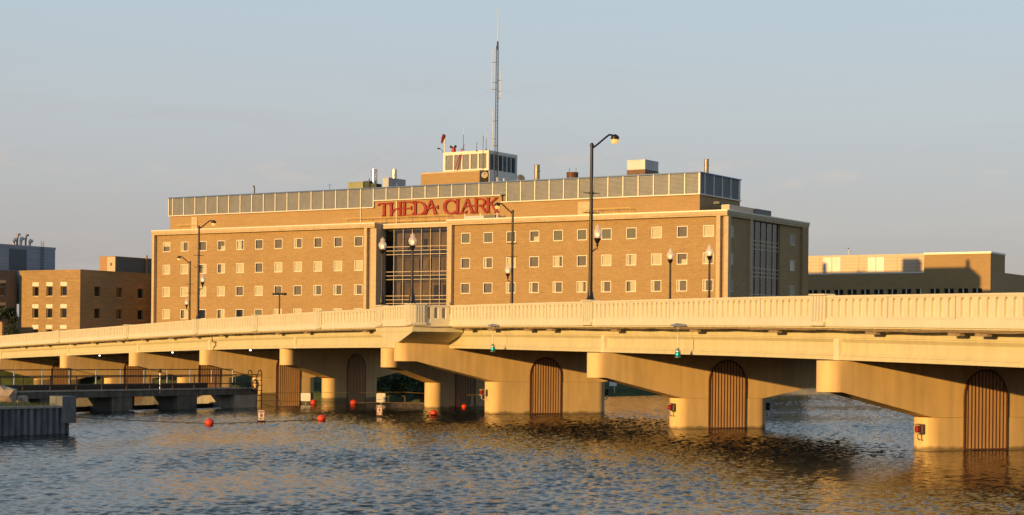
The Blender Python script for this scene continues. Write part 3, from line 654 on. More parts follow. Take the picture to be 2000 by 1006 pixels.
hosp = thing('hospital', 'large tan brick hospital with square windows and silver louvred roof storey', 'hospital', (HO.x, HO.y, 0), HA)
def wall_holes(mb, axis, c, a0, a1, z0, z1, holes, rev):
    """wall in plane axis=c spanning a0..a1 x z0..z1 with rectangular holes, reveals go rev deep"""
    A = sorted({a0, a1} | {h[0] for h in holes} | {h[1] for h in holes}); Z = sorted({z0, z1} | {h[2] for h in holes} | {h[3] for h in holes})
    pt = (lambda a, z, d=0: (a, c + d, z)) if axis == 'y' else (lambda a, z, d=0: (c + d, a, z))
    for i in range(len(A) - 1):
        for k in range(len(Z) - 1):
            am, zm = (A[i] + A[i + 1]) / 2, (Z[k] + Z[k + 1]) / 2
            if any(h[0] < am < h[1] and h[2] < zm < h[3] for h in holes): continue
            mb.add([pt(A[i], Z[k]), pt(A[i + 1], Z[k]), pt(A[i + 1], Z[k + 1]), pt(A[i], Z[k + 1])], [(0, 1, 2, 3)])
    for b0, b1, y0, y1 in holes:
        for (p, q) in (((b0, y0), (b1, y0)), ((b1, y0), (b1, y1)), ((b1, y1), (b0, y1)), ((b0, y1), (b0, y0))):
            mb.add([pt(*p), pt(*q), pt(*q, rev), pt(*p, rev)], [(0, 1, 2, 3)])
    return mb
def flat_build(mb, name, m, parent):
    me = bpy.data.meshes.new(name); me.from_pydata(mb.v, [], mb.f); me.materials.append(m)
    bm = bmesh.new(); bm.from_mesh(me); bmesh.ops.remove_doubles(bm, verts=bm.verts, dist=1e-4); bmesh.ops.recalc_face_normals(bm, faces=bm.faces); bm.to_mesh(me); bm.free()
    return link_mesh(name, me, parent)
WW, WH = 1.62, 1.58; ROWS = [21.0, 17.34, 13.70, 10.08]
LX = [-100.95 + 3.912 * i for i in range(11)]; RX = [-42.32 + 3.924 * i for i in range(11)]
# shared window meshes (front faces -y, centre at origin)
mb = MB(); fwd = 0.115
for x0, x1, z0, z1 in ((-WW / 2, WW / 2, WH / 2 - fwd, WH / 2), (-WW / 2, WW / 2, -WH / 2, -WH / 2 + fwd), (-WW / 2, -WW / 2 + fwd, -WH / 2 + fwd, WH / 2 - fwd), (WW / 2 - fwd, WW / 2, -WH / 2 + fwd, WH / 2 - fwd)): mb.box(x0, x1, -0.035, 0.10, z0, z1)
WFR = mb.mesh('window', M['winframe'])
mb = MB(); mb.box(-WW / 2 + fwd, WW / 2 - fwd, 0.03, 0.045, -WH / 2 + fwd, WH / 2 - fwd); WPN = mb.mesh('pane', M['glass'])
def fold_mesh(x0, x1, z0, z1, y, m, name, folds=9, amp=0.02):
    mb = MB(); k = max(2, int(folds * (x1 - x0) / 1.4)) * 2; vs = []
    for i in range(k + 1):
        x = x0 + (x1 - x0) * i / k; yy = y + (amp if i % 2 else -amp); vs += [(x, yy, z0), (x, yy, z1)]
    return mb.add(vs, [(2 * i, 2 * i + 2, 2 * i + 3, 2 * i + 1) for i in range(k)]).mesh(name, m, recalc=False)
ix, iz = WW / 2 - fwd + .02, WH / 2 - fwd + .02
CUR = {'C': ('curtain', fold_mesh(-ix, ix, -iz, iz, 0.12, M['curtain'], 'curtain')), 'G': ('curtain', fold_mesh(-ix, ix, -iz, iz, 0.12, M['green_sheer'], 'curtain')),
       'P': ('curtain', fold_mesh(-ix, -ix * .45, -iz, iz, 0.12, M['curtain'], 'curtain')), 'Q': ('curtain', fold_mesh(-ix * .2, ix, -iz, iz, 0.12, M['curtain'], 'curtain')),
       'T': ('curtain', fold_mesh(-ix * .9, ix * .3, -iz, iz, 0.12, M['curtain'], 'curtain')), 'L': ('notice', fold_mesh(-ix * .2, ix, -iz, -iz * .1, 0.11, M['curtain'], 'notice', amp=0.001)),
       'H': ('roller_blind', fold_mesh(-ix, ix, iz * .1, iz, 0.12, M['curtain'], 'roller_blind', amp=0.001))}
mb = MB(); mb.add([(-ix - .05, 0.22, -iz - .05), (ix + .05, 0.22, -iz - .05), (ix + .05, 0.22, iz + .05), (-ix - .05, 0.22, iz + .05)], [(0, 1, 2, 3)]); SHB = mb.mesh('sheer_blind', M['sheer'], recalc=False)
def put_window(parent, x, y, z, kind, rz=0.0, sx=1.0):
    o = link_mesh('window', WFR, parent, Matrix.Translation((x, y, z)) @ Matrix.Rotation(rz, 4, 'Z') @ Matrix.Diagonal((sx, 1, 1, 1)))
    link_mesh('pane', WPN, o)
    if kind != 'B': link_mesh('sheer_blind', SHB, o)
    for k in kind:
        if k in CUR: link_mesh(CUR[k][0], CUR[k][1], o)
    return o
YW = 0.25
left_states = [['H', 'P', 'D', 'L', 'T', 'D', 'D', 'P', 'D', 'D', 'D'], ['C', 'C', 'Q', 'Q', 'C', 'D', 'C', 'C', 'C', 'C', 'C'], ['C', 'C', 'C', 'C', 'D', 'C', 'D', 'D', 'P', 'P', 'P'], ['C', 'Q', 'B', 'Q', 'B', 'G', 'C', 'C', 'C', 'C', 'C']]
right_states = [['G', 'G', 'D', 'L', 'G', 'G', 'G', 'G', 'C', 'D', 'C'], ['D', 'P', 'C', 'D', 'T', 'D', 'C', 'PQ', 'C', 'L', 'T'], ['D', 'D', 'P', 'P', 'P', 'T', 'P', 'Q', 'P', 'P', 'P'], ['D', 'C', 'P', 'D', 'C', 'D', 'C', 'D', 'C', 'P', 'D']]
def holes_for(xs): return [(x - WW / 2, x + WW / 2, z - WH / 2, z + WH / 2) for x in xs for z in ROWS]
Z0, ZT = 1.0, 22.95
flat_build(wall_holes(MB(), 'y', YW, -103.2, -58.4, Z0, ZT + .3, holes_for(LX), 0.4), 'wall', M['brick'], hosp)
flat_build(wall_holes(MB(), 'y', YW, -45.0, 0.0, Z0, ZT + .3, holes_for(RX), 0.4), 'wall', M['brick'], hosp)
for xs, st in ((LX, left_states), (RX, right_states)):
    for r, z in enumerate(ROWS):
        for i, x in enumerate(xs): put_window(hosp, x, YW + 0.06, z, st[r][i])
for x0, x1 in ((-103.1, -58.6), (-44.8, -1.2)):
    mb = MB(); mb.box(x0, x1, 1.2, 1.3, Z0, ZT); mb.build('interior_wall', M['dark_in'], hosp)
# frames, fins, cornice of the two front blocks
def hb(name, m, *boxes):
    mb = MB()
    for b_ in boxes: mb.box(*b_)
    return mb.build(name, m, hosp)
hb('edge_fin', M['stone'], (-103.62, -103.12, -0.35, 3.0, Z0, ZT + .35))
hb('edge_fin', M['stone'], (-60.35, -59.85, -0.35, 0.2499, Z0, ZT)); hb('corner_fin', M['stone'], (-59.4, -58.36, 0.05, 2.6, Z0, ZT))
hb('edge_fin', M['stone'], (-45.24, -44.84, -0.30, 2.8, Z0, ZT)); hb('edge_fin', M['stone'], (-44.8, -44.38, -0.38, 0.2499, Z0, ZT))
hb('edge_fin', M['stone'], (-1.62, -1.05, -0.35, 0.2499, Z0, ZT)); hb('corner_fin', M['stone'], (-0.62, 0.0, 0.0, 0.9, Z0, ZT))
for x0, x1 in ((-103.66, -58.34), (-45.28, 0.02)):
    hb('cornice', M['stone'], (x0, x1, -0.42, 3.0, 23.16, 23.56), (x0 + .02, x1 - .02, -0.34, 2.9, 22.95, 23.16)); hb('coping', M['louver_post'], (x0 - .04, x1 + .04, -0.48, 3.1, 23.56, 23.74))
hb('cornice', M['stone'], (-58.34, -45.28, 1.35, 4.0, 22.86, 23.42)); hb('coping', M['louver_post'], (-58.34, -45.28, 1.29, 4.0, 23.42, 23.56))
for z in (18.22, 14.58, 10.95):                           # floor joints in the brickwork
    hb('control_joint', M['brick_smooth'], (-103.1, -60.36, YW - .012, YW - .003, z, z + .07)); hb('control_joint', M['brick_smooth'], (-44.37, -1.63, YW - .012, YW - .003, z, z + .07))
# glazed bay between the blocks
BX0, BX1, BY = -58.36, -46.3, 2.3
def glazing(parent, axis, c, edges, zr, gm, name):
    """edges: mullion positions along the wall; zr: list of (z0,z1) pane rows"""
    o = None; mb = MB(); sgn = 1 if axis == 'y' else -1
    def bx(m_, a0, a1, z0, z1, d0, d1):
        if axis == 'y': m_.box(a0, a1, c + d0, c + d1, z0, z1)
        else: m_.box(c - d1, c - d0, a0, a1, z0, z1)
    zlo, zhi = zr[-1][0], zr[0][1]
    for a in edges: bx(mb, a - .045, a + .045, zlo, zhi, -0.12, 0.05)
    for z0, z1 in zr: bx(mb, edges[0], edges[-1], z1 - .045, z1 + .045, -0.10, 0.05)
    bx(mb, edges[0], edges[-1], zlo - .045, zlo + .045, -0.10, 0.05)
    fr = mb.build('mullion_frame', M['mullion'] if axis == 'y' else M['mullion'], parent)
    for a0, a1 in zip(edges, edges[1:]):
        for z0, z1 in zr:
            m_ = MB(); bx(m_, a0 + .045, a1 - .045, z0 + .045, z1 - .045, 0.0, 0.02); m_.build('pane', gm, fr)
    return fr
ZB = [(20.14, 22.84), (19.55, 20.14), (18.98, 19.55), (16.38, 18.98), (15.80, 16.38), (15.22, 15.80), (12.76, 15.22), (12.18, 12.76), (11.62, 12.18), (9.1, 11.62), (8.5, 9.1), (2.0, 8.5)]
glazing(hosp, 'y', BY, [-58.36, -56.63, -54.93, -53.24, -51.56, -49.89, -48.22, -46.5, -45.3], ZB, M['glass_bay'], 'bay')
mb = MB(); mb.box(BX0 + .1, -45.3, 4.4, 4.5, Z0, 22.9); mb.build('interior_wall', M['tan_in'], hosp)
mb = MB()
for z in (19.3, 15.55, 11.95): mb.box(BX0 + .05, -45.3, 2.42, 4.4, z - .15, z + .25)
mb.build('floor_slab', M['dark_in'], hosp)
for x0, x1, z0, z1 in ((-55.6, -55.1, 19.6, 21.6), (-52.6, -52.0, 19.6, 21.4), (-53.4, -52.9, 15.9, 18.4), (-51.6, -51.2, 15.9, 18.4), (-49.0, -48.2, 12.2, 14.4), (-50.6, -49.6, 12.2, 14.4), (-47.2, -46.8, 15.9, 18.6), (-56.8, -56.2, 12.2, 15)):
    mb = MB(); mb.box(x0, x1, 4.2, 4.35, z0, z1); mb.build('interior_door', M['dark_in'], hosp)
# right end of the building
DEP = 26.6
wy = [1.57, 21.8]; hs = [(y - .86, y + .86, z - .76, z + .76) for y in wy for z in (20.94, 17.28, 13.64, 10.0)]
flat_build(wall_holes(MB(), 'x', -0.35, 0.0, DEP - 2.0, Z0, 22.9, hs + [(7.7, 17.35, 2.0, 22.8)], -0.35), 'wall', M['brick'], hosp)
for y in wy:
    for z, k in zip((20.94, 17.28, 13.64, 10.0), ('CCGG' if y < 5 else 'DCGD')): put_window(hosp, -0.41, y, z, k, R(90), 1.06)
hb('corner_fin', M['brick'], (-1.2, 0.0, DEP - 2.1, DEP, Z0, 22.95)); hb('edge_fin', M['stone'], (-0.6, -0.02, 7.05, 7.68, Z0, 22.9))
hb('cornice', M['stone'], (-2.2, 0.10, 0.6, DEP + .1, 23.16, 23.56), (-2.2, 0.03, 0.6, DEP, 22.9, 23.16)); hb('coping', M['louver_post'], (-2.2, 0.16, 0.6, DEP + .16, 23.562, 23.73))
e5 = [7.72 + (17.33 - 7.72) * k / 5 for k in range(6)]
glazing(hosp, 'x', -0.62, e5, ZB, M['glass_dark'], 'endbay')
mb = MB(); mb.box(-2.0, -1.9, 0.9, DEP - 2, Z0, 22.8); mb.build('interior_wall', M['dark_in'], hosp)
hb('roof', M['roof'], (-103.0, -1.0, 2.5, DEP - .4, 22.6, 23.05)); hb('wall', M['brick'], (-103.3, -0.7, DEP - .38, DEP - .02, Z0, 23.1), (-103.5, -103.12, 3.0, DEP - .4, Z0, 23.1))
# set-back roof storey: brick band, louvres
PY, PX0, PX1, PB = 3.2, -103.3, -5.9, 16.1
hb('penthouse_wall', M['brick_smooth'], (PX0 + .1, PX1 - .12, PY + .25, PB, 23.0, 26.35), (-61.2, -38.2, PY + .249, PY + 1.0, 26.3, 27.32))
hb('penthouse_roof', M['roof'], (PX0 + .3, PX1 - .3, PY + .6, PB - .3, 26.36, 28.9))
def louver_panel(Lx, h, name):
    mb = MB(); mb.box(0, Lx, 0.12, 0.16, 0, h); k = max(6, int(h / 0.17))
    for i in range(k):
        z = h * (i + .2) / k; dz = h / k * .62
        mb.add([(0.03, 0, z), (Lx - .03, 0, z), (Lx - .03, 0.11, z + dz), (0.03, 0.11, z + dz), (0.03, 0.02, z - .02), (Lx - .03, 0.02, z - .02)], [(0, 1, 2, 3), (4, 5, 1, 0)])
    return mb.mesh(name, M['louver'], recalc=False)
PIT = 2.415
LV3 = louver_panel(PIT - .13, 2.85, 'louver_panel'); LV2 = louver_panel(PIT - .13, 1.82, 'louver_panel')
x = -102.38 - PIT; i = 0; post = MB(); post.box(-0.075, 0.075, -0.06, 0.18, 0, 1); PST = post.mesh('louver_post', M['louver_post'])
while x < PX1 - 0.3:
    insign = -61.4 < x + PIT / 2 < -38.0
    z0 = 27.4 if insign else 26.38; me = LV2 if insign else LV3; x1 = min(x + PIT, PX1)
    xs = max(x, PX0); sc = (x1 - xs) / PIT
    if sc > 0.08:
        link_mesh('louver_panel', me, hosp, Matrix.Translation((xs + .065, PY, z0)) @ Matrix.Diagonal((sc, 1, 1, 1)))
        zz = 26.38 if (abs(x + 61.31) < 1 or abs(x + 38.25) < 1) else z0
        link_mesh('louver_post', PST, hosp, Matrix.Translation((xs, PY, zz)) @ Matrix.Diagonal((1, 1, 29.2 - zz, 1)))
    x += PIT
y = PY
ys = [PY, 4.66 - 2.7, 4.66, 7.47, 10.12, 12.81, 15.45, PB]
ys = [PY, 4.66, 7.47, 10.12, 12.81, 15.45, PB]
for a, b in zip(ys, ys[1:]):
    link_mesh('louver_panel', LV3, hosp, Matrix.Translation((PX1, a + .065, 26.38)) @ Matrix.Rotation(R(90), 4, 'Z') @ Matrix.Diagonal(((b - a) / PIT, 1, 1, 1)))
    link_mesh('louver_post', PST, hosp, Matrix.Translation((PX1, a, 26.38)) @ Matrix.Rotation(R(90), 4, 'Z') @ Matrix.Diagonal((1, 1, 2.82, 1)))
hb('louver_sill', M['louver_post'], (PX0 - .03, -61.3, PY - .12, PY + .24, 26.24, 26.38), (-61.28, -38.2, PY - .12, PY + .24, 27.26, 27.4), (-38.18, PX1 + .1, PY - .12, PY + .24, 26.24, 26.38), (PX1 - .22, PX1 + .1, PY + .25, PB, 26.24, 26.38))
hb('roof_coping', M['blue_cap'], (PX0 - .06, PX1 + .1, PY - .1, PY + .5, 29.2, 29.36), (PX1 - .4, PX1 + .102, PY + .51, PB + .05, 29.2, 29.36))
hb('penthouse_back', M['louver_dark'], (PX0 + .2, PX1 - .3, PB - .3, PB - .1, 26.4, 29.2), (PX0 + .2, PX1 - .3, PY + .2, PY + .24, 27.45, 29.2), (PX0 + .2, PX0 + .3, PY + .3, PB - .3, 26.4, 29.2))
for px in (380, 1140):
    q = FY(px, 440, PY + .2); hb('pale_wall_pier', M['stone'], (q.x - .6, q.x + .6, PY + .12, PY + .24, 23.0, 26.0) if px == 380 else (q.x - .95, q.x + 1.3, PY + .12, PY + .24, 23.0, 25.9))
for px in (705, 775): 
    q = FY(px, 430, PY + .2); hb('downpipe', M['louver_post'], (q.x - .06, q.x + .06, PY + .06, PY + .24, 23.0, 27.2 if px > 720 else 26.2))
# brick stair tower and louvred lift room on the roof
hb('stair_tower_wall', M['brick_smooth'], (-56.6, -45.8, 9.0, 15.5, 26.0, 31.65)); hb('stair_tower_coping', M['stone'], (-56.66, -45.74, 8.94, 15.56, 31.65, 31.87))
q0, q1 = FY(866, 300, 10.0), FY(955, 293, 10.0)
hb('lift_room', M['white_paint'], (q0.x + .12, q1.x - .12, 10.2, 17.9, 31.9, 34.7)); hb('lift_room_clad', M['white_paint'], (q1.x - .1, q1.x - .02, 10.2, 17.9, 29.0, 31.9))
hb('lift_room_frame', M['louver_post'], (q0.x - .02, q1.x + .02, 9.92, 10.3, 34.45, 34.92), (q0.x, q1.x, 9.95, 10.25, 31.87, 32.2), (q0.x, q0.x + .42, 9.94, 10.26, 32.2, 34.45), (q1.x - .38, q1.x, 9.94, 10.26, 32.2, 34.45))
hb('lift_room_frame', M['white_paint'], (q1.x - .2, q1.x + .01, 10.31, 18.0, 34.45, 34.9), (q1.x - .2, q1.x, 17.6, 18.0, 29.0, 34.45), (q1.x - .2, q1.x, 10.31, 18, 31.5, 32.0))
w_ = (q1.x - .4 - q0.x - .42) / 5; LVS = louver_panel(w_ - .28, 2.2, 'louver_panel'); LVD = louver_panel(0.92, 2.3, 'louver_panel')
for k in range(5):
    x = q0.x + .42 + w_ * k; link_mesh('louver_panel', LVS, hosp, Matrix.Translation((x + .1, 10.02, 32.22)))
    if k: hb('louver_post', M['louver_post'], (x - .12, x + .12, 9.96, 10.24, 32.2, 34.45))
me2 = LVD.copy(); me2.materials.clear(); me2.materials.append(M['blue_dark'])
for k in range(6): link_mesh('louver_panel', me2, hosp, Matrix.Translation((q1.x, 10.55 + 1.2 * k, 32.06)) @ Matrix.Rotation(R(90), 4, 'Z'))
hb('roof_parapet_box', M['tan_metal'], (-3.6, -2.4, 5.2, 13.0, 23.6, 24.9)); hb('roof_parapet_box', M['char_metal'], (-3.5, -2.2, 13.05, 18.4, 23.6, 24.9))
hb('corner_coping_block', M['char_metal'], (-4.5, -3.65, 4.6, 10.0, 25.0, 25.3))
M['yellow'] = mat('yellow_rail_paint', (0.62, 0.42, 0.08), 0.5)
for a, b in ((-101, -97), (-66.5, -47.0), (-24.0, -16.2)):  # yellow guard rails on the lower roof below the sign
    rr_ = MB(); k = max(1, int((b - a) / 2.4))
    for i in range(k + 1): x = a + (b - a) * i / k; rr_.box(x - .035, x + .035, 2.3, 2.37, 23.05, 24.75)
    for z in (24.7, 24.05): rr_.box(a, b, 2.31, 2.36, z, z + .06)
    rr_.build('roof_guard_rail', M['yellow'], hosp)

# ------------------------------------------------------------------ sign letters on the roof storey
sign = thing('hospital_sign', 'dark red serif lettering mounted on the brick band below the louvres', 'sign', (HO.x, HO.y, 0), HA)
SY = PY + 0.02
def zpt(x, y): return FY(725 + x / 7.692, 370 + y / 7.692, SY)
def letter(name, polys):
    mb = MB()
    for pl in polys:
        q = [zpt(*p) for p in pl]; n = len(q)
        ar = sum(q[i].x * q[(i + 1) % n].z - q[(i + 1) % n].x * q[i].z for i in range(n))
        if ar < 0: q = q[::-1]
        vs = [(p.x, SY - .02, p.z) for p in q] + [(p.x, SY + .17, p.z) for p in q]
        mb.add(vs, [tuple(range(n)), tuple(range(2 * n - 1, n - 1, -1))] + [(i, n + i, n + (i + 1) % n, (i + 1) % n) for i in range(n)])
    return mb.build(name, M['sign_red'], sign)
def ribbon(pts, ws):
    """quads along a polyline with varying widths"""
    res = []; L = len(pts); Ls = []; Rs = []
    for i, (x, y) in enumerate(pts):
        a = pts[max(i - 1, 0)]; b = pts[min(i + 1, L - 1)]; dx, dy = b[0] - a[0], b[1] - a[1]; l = math.hypot(dx, dy) or 1; w = ws[i] / 2 if isinstance(ws, (list, tuple)) else ws / 2
        Ls.append((x - dy / l * w, y + dx / l * w)); Rs.append((x + dy / l * w, y - dx / l * w))
    for i in range(L - 1): res.append([Ls[i], Ls[i + 1], Rs[i + 1], Rs[i]])
    return res
def arc(cx, cy, rx, ry, a0, a1, n=16): return [(cx + rx * math.cos(R(a0 + (a1 - a0) * i / n)), cy + ry * math.sin(R(a0 + (a1 - a0) * i / n))) for i in range(n + 1)]
def stem(x0, y0, x1, y1, w=36, sf=15):
    return [[(x0 - w / 2, y0), (x0 + w / 2, y0), (x1 + w / 2, y1), (x1 - w / 2, y1)], [(x1 - w / 2 - sf, y1), (x1 - w / 2, y1 - 16), (x1 + w / 2, y1 - 16), (x1 + w / 2 + sf, y1), (x1 + w / 2 + sf, y1 + 5), (x1 - w / 2 - sf, y1 + 5)]]
def topser(x, y, w=36, sf=14): return [[(x - w / 2 - sf, y - 3), (x + w / 2 + sf, y - 5), (x + w / 2, y + 14), (x - w / 2, y + 14)]]
letter('sign_letter', [[(92, 245), (104, 206), (250, 198), (250, 219), (130, 224), (110, 248)]] + stem(190, 205, 187, 407))
letter('sign_letter', [[(235, 200), (330, 193), (322, 214), (250, 219)], [(250, 212), (272, 212), (288, 246), (278, 250)]] + stem(298, 198, 296, 407) + stem(428, 185, 426, 402) + topser(428, 186) +
       ribbon([(312, 348), (330, 318), (352, 300), (380, 292), (430, 290), (480, 288)], [10, 18, 20, 20, 20, 20]))
letter('sign_letter', stem(494, 180, 492, 397) + topser(494, 184) + [[(494, 180), (632, 178), (628, 216), (612, 214), (602, 199), (494, 200)], [(494, 276), (580, 274), (596, 250), (604, 250), (604, 308), (596, 308), (580, 292), (494, 295)],
       [(490, 383), (600, 378), (622, 345), (638, 345), (628, 398), (490, 403)]])
letter('sign_letter', stem(657, 176, 655, 392) + topser(657, 178) + ribbon([(655, 190)] + arc(690, 285, 122, 100, -78, 78, 18) + [(655, 384)], [22, 22, 24, 26, 28, 31, 34, 36, 38, 38, 38, 38, 36, 34, 31, 28, 26, 24, 22, 22, 22]))
letter('sign_letter', [[(880, 162), (905, 158), (990, 372), (945, 375)], [(928, 384), (945, 364), (985, 362), (1005, 378), (1005, 384)], [(878, 168), (898, 186), (822, 380), (796, 384)], [(775, 392), (795, 372), (822, 372), (828, 388)]] +
       ribbon([(812, 362), (830, 318), (852, 290), (884, 278), (940, 272), (985, 266)], [12, 20, 22, 20, 20, 20]) + [[(978, 256), (992, 236), (1004, 236), (1004, 294), (992, 294), (978, 278)]])
letter('sign_letter', ribbon(arc(1190, 261, 92, 100, -42, -318, 24), [20, 22, 24, 26, 28, 30, 33, 36, 39, 42, 43, 44, 44, 44, 43, 42, 39, 36, 33, 30, 28, 26, 24, 22, 20]) + [[(1244, 165), (1262, 168), (1270, 208), (1252, 210)], [(1246, 352), (1268, 318), (1280, 326), (1266, 366)]])
letter('sign_letter', stem(1295, 146, 1290, 366) + topser(1295, 148) + [[(1290, 350), (1395, 346), (1424, 318), (1440, 318), (1424, 362), (1290, 370)]])
letter('sign_letter', [[(1428, 137), (1454, 134), (1538, 346), (1496, 350)], [(1478, 360), (1496, 340), (1532, 338), (1556, 352), (1556, 358)], [(1428, 140), (1446, 158), (1372, 340), (1345, 350)]] + ribbon([(1362, 335), (1384, 285), (1404, 262), (1434, 250), (1490, 246), (1560, 241)], [12, 20, 22, 20, 20, 20]))
letter('sign_letter', stem(1572, 132, 1572, 352) + topser(1572, 134) + ribbon([(1580, 142), (1640, 140)] + arc(1645, 190, 55, 50, -80, 80, 12) + [(1580, 243)], [22, 22] + [24, 26, 28, 31, 34, 36, 36, 36, 34, 31, 28, 26, 22] + [22]) + ribbon([(1632, 242), (1662, 258), (1690, 300), (1706, 335), (1735, 348)], [26, 32, 36, 36, 22]))
letter('sign_letter', stem(1752, 124, 1750, 346) + topser(1752, 128) + ribbon([(1764, 236), (1818, 182), (1872, 128)], [20, 24, 30]) + [[(1846, 124), (1898, 116), (1892, 136), (1860, 142)]] + ribbon([(1790, 205), (1838, 262), (1880, 330), (1896, 342)], [26, 38, 38, 30]) + [[(1838, 347), (1860, 330), (1895, 328), (1915, 342), (1915, 347)]])

# ------------------------------------------------------------------ rooftop equipment
def on_roof(px, y, z=29.2): q = FY(px, 350, y); return hworld(q.x, y, z)
def top_z(px, py, y): return FY(px, py, y).z
def stack(name, px, w_px, py_top, label, m, y=8.0, zb=28.9, group='metal flues on the hospital roof', collar=True):
    q = FY(px, py_top, y); loc = hworld(q.x, y, 0); sc = 3600 / loc.y; r = w_px / 2 / sc; h = q.z - zb
    t = thing(name, label, 'flue', (loc.x, loc.y, zb), HA, group)
    mb = MB(); mb.lathe([(r * 1.45, 0), (r * 1.45, h * .12), (r, h * .3), (r, h * .7), (r * .97, h)], n=16); mb.build('flue_pipe', m, t, smooth=True)
    if collar:
        mb = MB(); mb.lathe([(r * 1.09, h * .66), (r * 1.12, h * .70), (r * 1.09, h * .74)], n=16); mb.build('collar', m, t, smooth=True)
        mb = MB(); mb.lathe([(r * 1.03, h * .97), (r * 1.06, h * 1.0), (r * .8, h * 1.005)], n=16); mb.build('rim', m, t, smooth=True)
    return t
stack('exhaust_flue', 1049, 11, 322, 'bronze coloured metal flue standing right of the satellite dish', M['flue'])
stack('exhaust_flue', 1380, 9, 311, 'bronze coloured metal flue at the right end of the louvred roof', M['flue'])
def duct(px, w_px, py_top, label, y):
    q = FY(px, py_top, y); loc = hworld(q.x, y, 0); sc = 3600 / loc.y; r = w_px / 2 / sc; zb = 29.3; h = q.z - zb
    t = thing('exhaust_duct', label, 'duct', (loc.x, loc.y, zb), HA, 'silver ducts on the hospital roof')
    mb = MB(); mb.lathe([(r, h * .42), (r, h)], n=18); mb.build('stack_pipe', M['stain'], t, smooth=True)
    mb = MB(); mb.lathe([(r * 1.55, -.4), (r * 1.5, h * .12), (r * 1.05, h * .40), (r * 1.02, h * .43)], n=18); mb.build('tapered_base', M['stain'], t, smooth=True)
    mb = MB(); mb.tube([(0, 0, h * .08), (r * 1.8, 0, h * .06), (r * 4.0, 0, h * .02)], [r * 1.1, r * 1.05, r * .9], 14); mb.build('elbow', M['stain'], t, smooth=True)
    return t
duct(731, 13, 331, 'left silver exhaust duct beside the green roof unit', 9.0)
duct(770.5, 10, 331, 'slimmer silver exhaust duct right of the square metal box', 9.6)
def roof_box(name, label, cat, px0, px1, py0, y, dep, zb, m, parts=None):
    a = FY(px0, py0, y); b = FY(px1, py0, y); loc = hworld(a.x, y, 0)
    t = thing(name, label, cat, (loc.x, loc.y, zb), HA); w = b.x - a.x; h = a.z - zb
    mb = MB(); mb.box(0, w, 0, dep, 0.25, h); mb.build('casing', m, t)
    mb = MB(); mb.box(-.04, w + .04, -.04, dep + .04, h, h + .06); mb.build('lid', m, t)
    mb = MB()
    for x in (.1, w - .3):
        for yy in (.1, dep - .3): mb.box(x, x + .2, yy, yy + .2, -.2, .25)
    mb.build('feet', M['steel_dark'], t)
    return t, w, h
roof_box('duct_plenum', 'square pale metal box between the two silver ducts', 'metal box', 747.5, 759, 348, 7.5, 4.5, 29.2, M['louver'])
t, w_, h_ = roof_box('cooling_unit', 'long olive green roof unit left of the silver ducts', 'cooling unit', 680, 709, 357, 7.5, 2.5, 29.4, M['green_box'])
mb = MB(); mb.box(w_ + .02, w_ + 1.1, .2, 2.2, .2, h_ + .15); mb.box(w_ + 1.15, w_ + 2.3, .4, 1.8, .1, h_ - .3); mb.box(w_ + .5, w_ + .62, .8, .9, h_ + .15, h_ + .6); mb.box(w_ + 1.7, w_ + 1.82, .8, .9, h_ - .3, h_ + .2); mb.build('motor_end', M['dark_green'], t)
mb = MB(); mb.tube([(w_ + 2.2, 1.2, .2), (w_ + 5.0, 1.4, .25), (w_ + 7, 1.6, .3)], .28, 12); mb.build('pipe', M['stain'], t, smooth=True)
t, w_, h_ = roof_box('air_handler', 'grey metal air handler with brown base on the roof right of the tall lamp', 'air handler', 1225, 1260, 314, 8.0, 4.0, 29.1, M['louver'])
mb = MB(); mb.box(-.03, w_ + .03, -.03, 4.03, 0.0, 1.5); mb.build('base_skirt', M['bar'], t)
q = FY(1118, 337, 7.0); loc = hworld(q.x, 7.0, 0)
t = thing('roof_ventilator', 'squat round brown ventilator on the hospital roof left of the tall lamp', 'ventilator', (loc.x, loc.y, 29.2), HA)
mb = MB(); h = q.z - 29.2; mb.lathe([(.85, 0), (.85, h * .85), (.88, h * .9), (.88, h)], n=18); mb.build('drum', M['bar'], t, smooth=True)
mb = MB(); mb.beam((-.5, 0, h), (-.5, 0, h + .7), .05); mb.beam((.6, 0, h), (.6, 0, h + .7), .05); mb.build('stay', M['steel_dark'], t)
def dish(px, py, y, r, tilt, rz, label, z):
    q = FY(px, py, y); loc = hworld(q.x, y, 0); t = thing('satellite_dish', label, 'satellite dish', (loc.x, loc.y, q.z), HA + rz, 'satellite dishes on the roof')
    mb = MB(); prof = [(r * k / 6 + .001, .25 * r * (k / 6) ** 2) for k in range(7)]; mb.lathe(prof, n=18)
    o = mb.build('reflector', M['flue'], t, smooth=True, matrix=Matrix.Rotation(R(90 - tilt), 4, 'X'))
    mb = MB(); mb.tube([(0, .1, 0), (0, .2, -1.2), (0, .2, z - q.z)], .06, 6); mb.build('mount', M['steel_dark'], t)
    mb = MB(); mb.beam((0, 0, -.05), (0, -.7 * r, .35), .05); mb.build('feed_arm', M['steel_dark'], t)
dish(1017, 349, 9.0, .62, 20, R(55), 'grey satellite dish on edge beside the bronze flue', 29.2)
dish(947, 342, 8.4, .5, 10, R(20), 'round pale satellite dish on the dark side of the roof tower', 29.2)
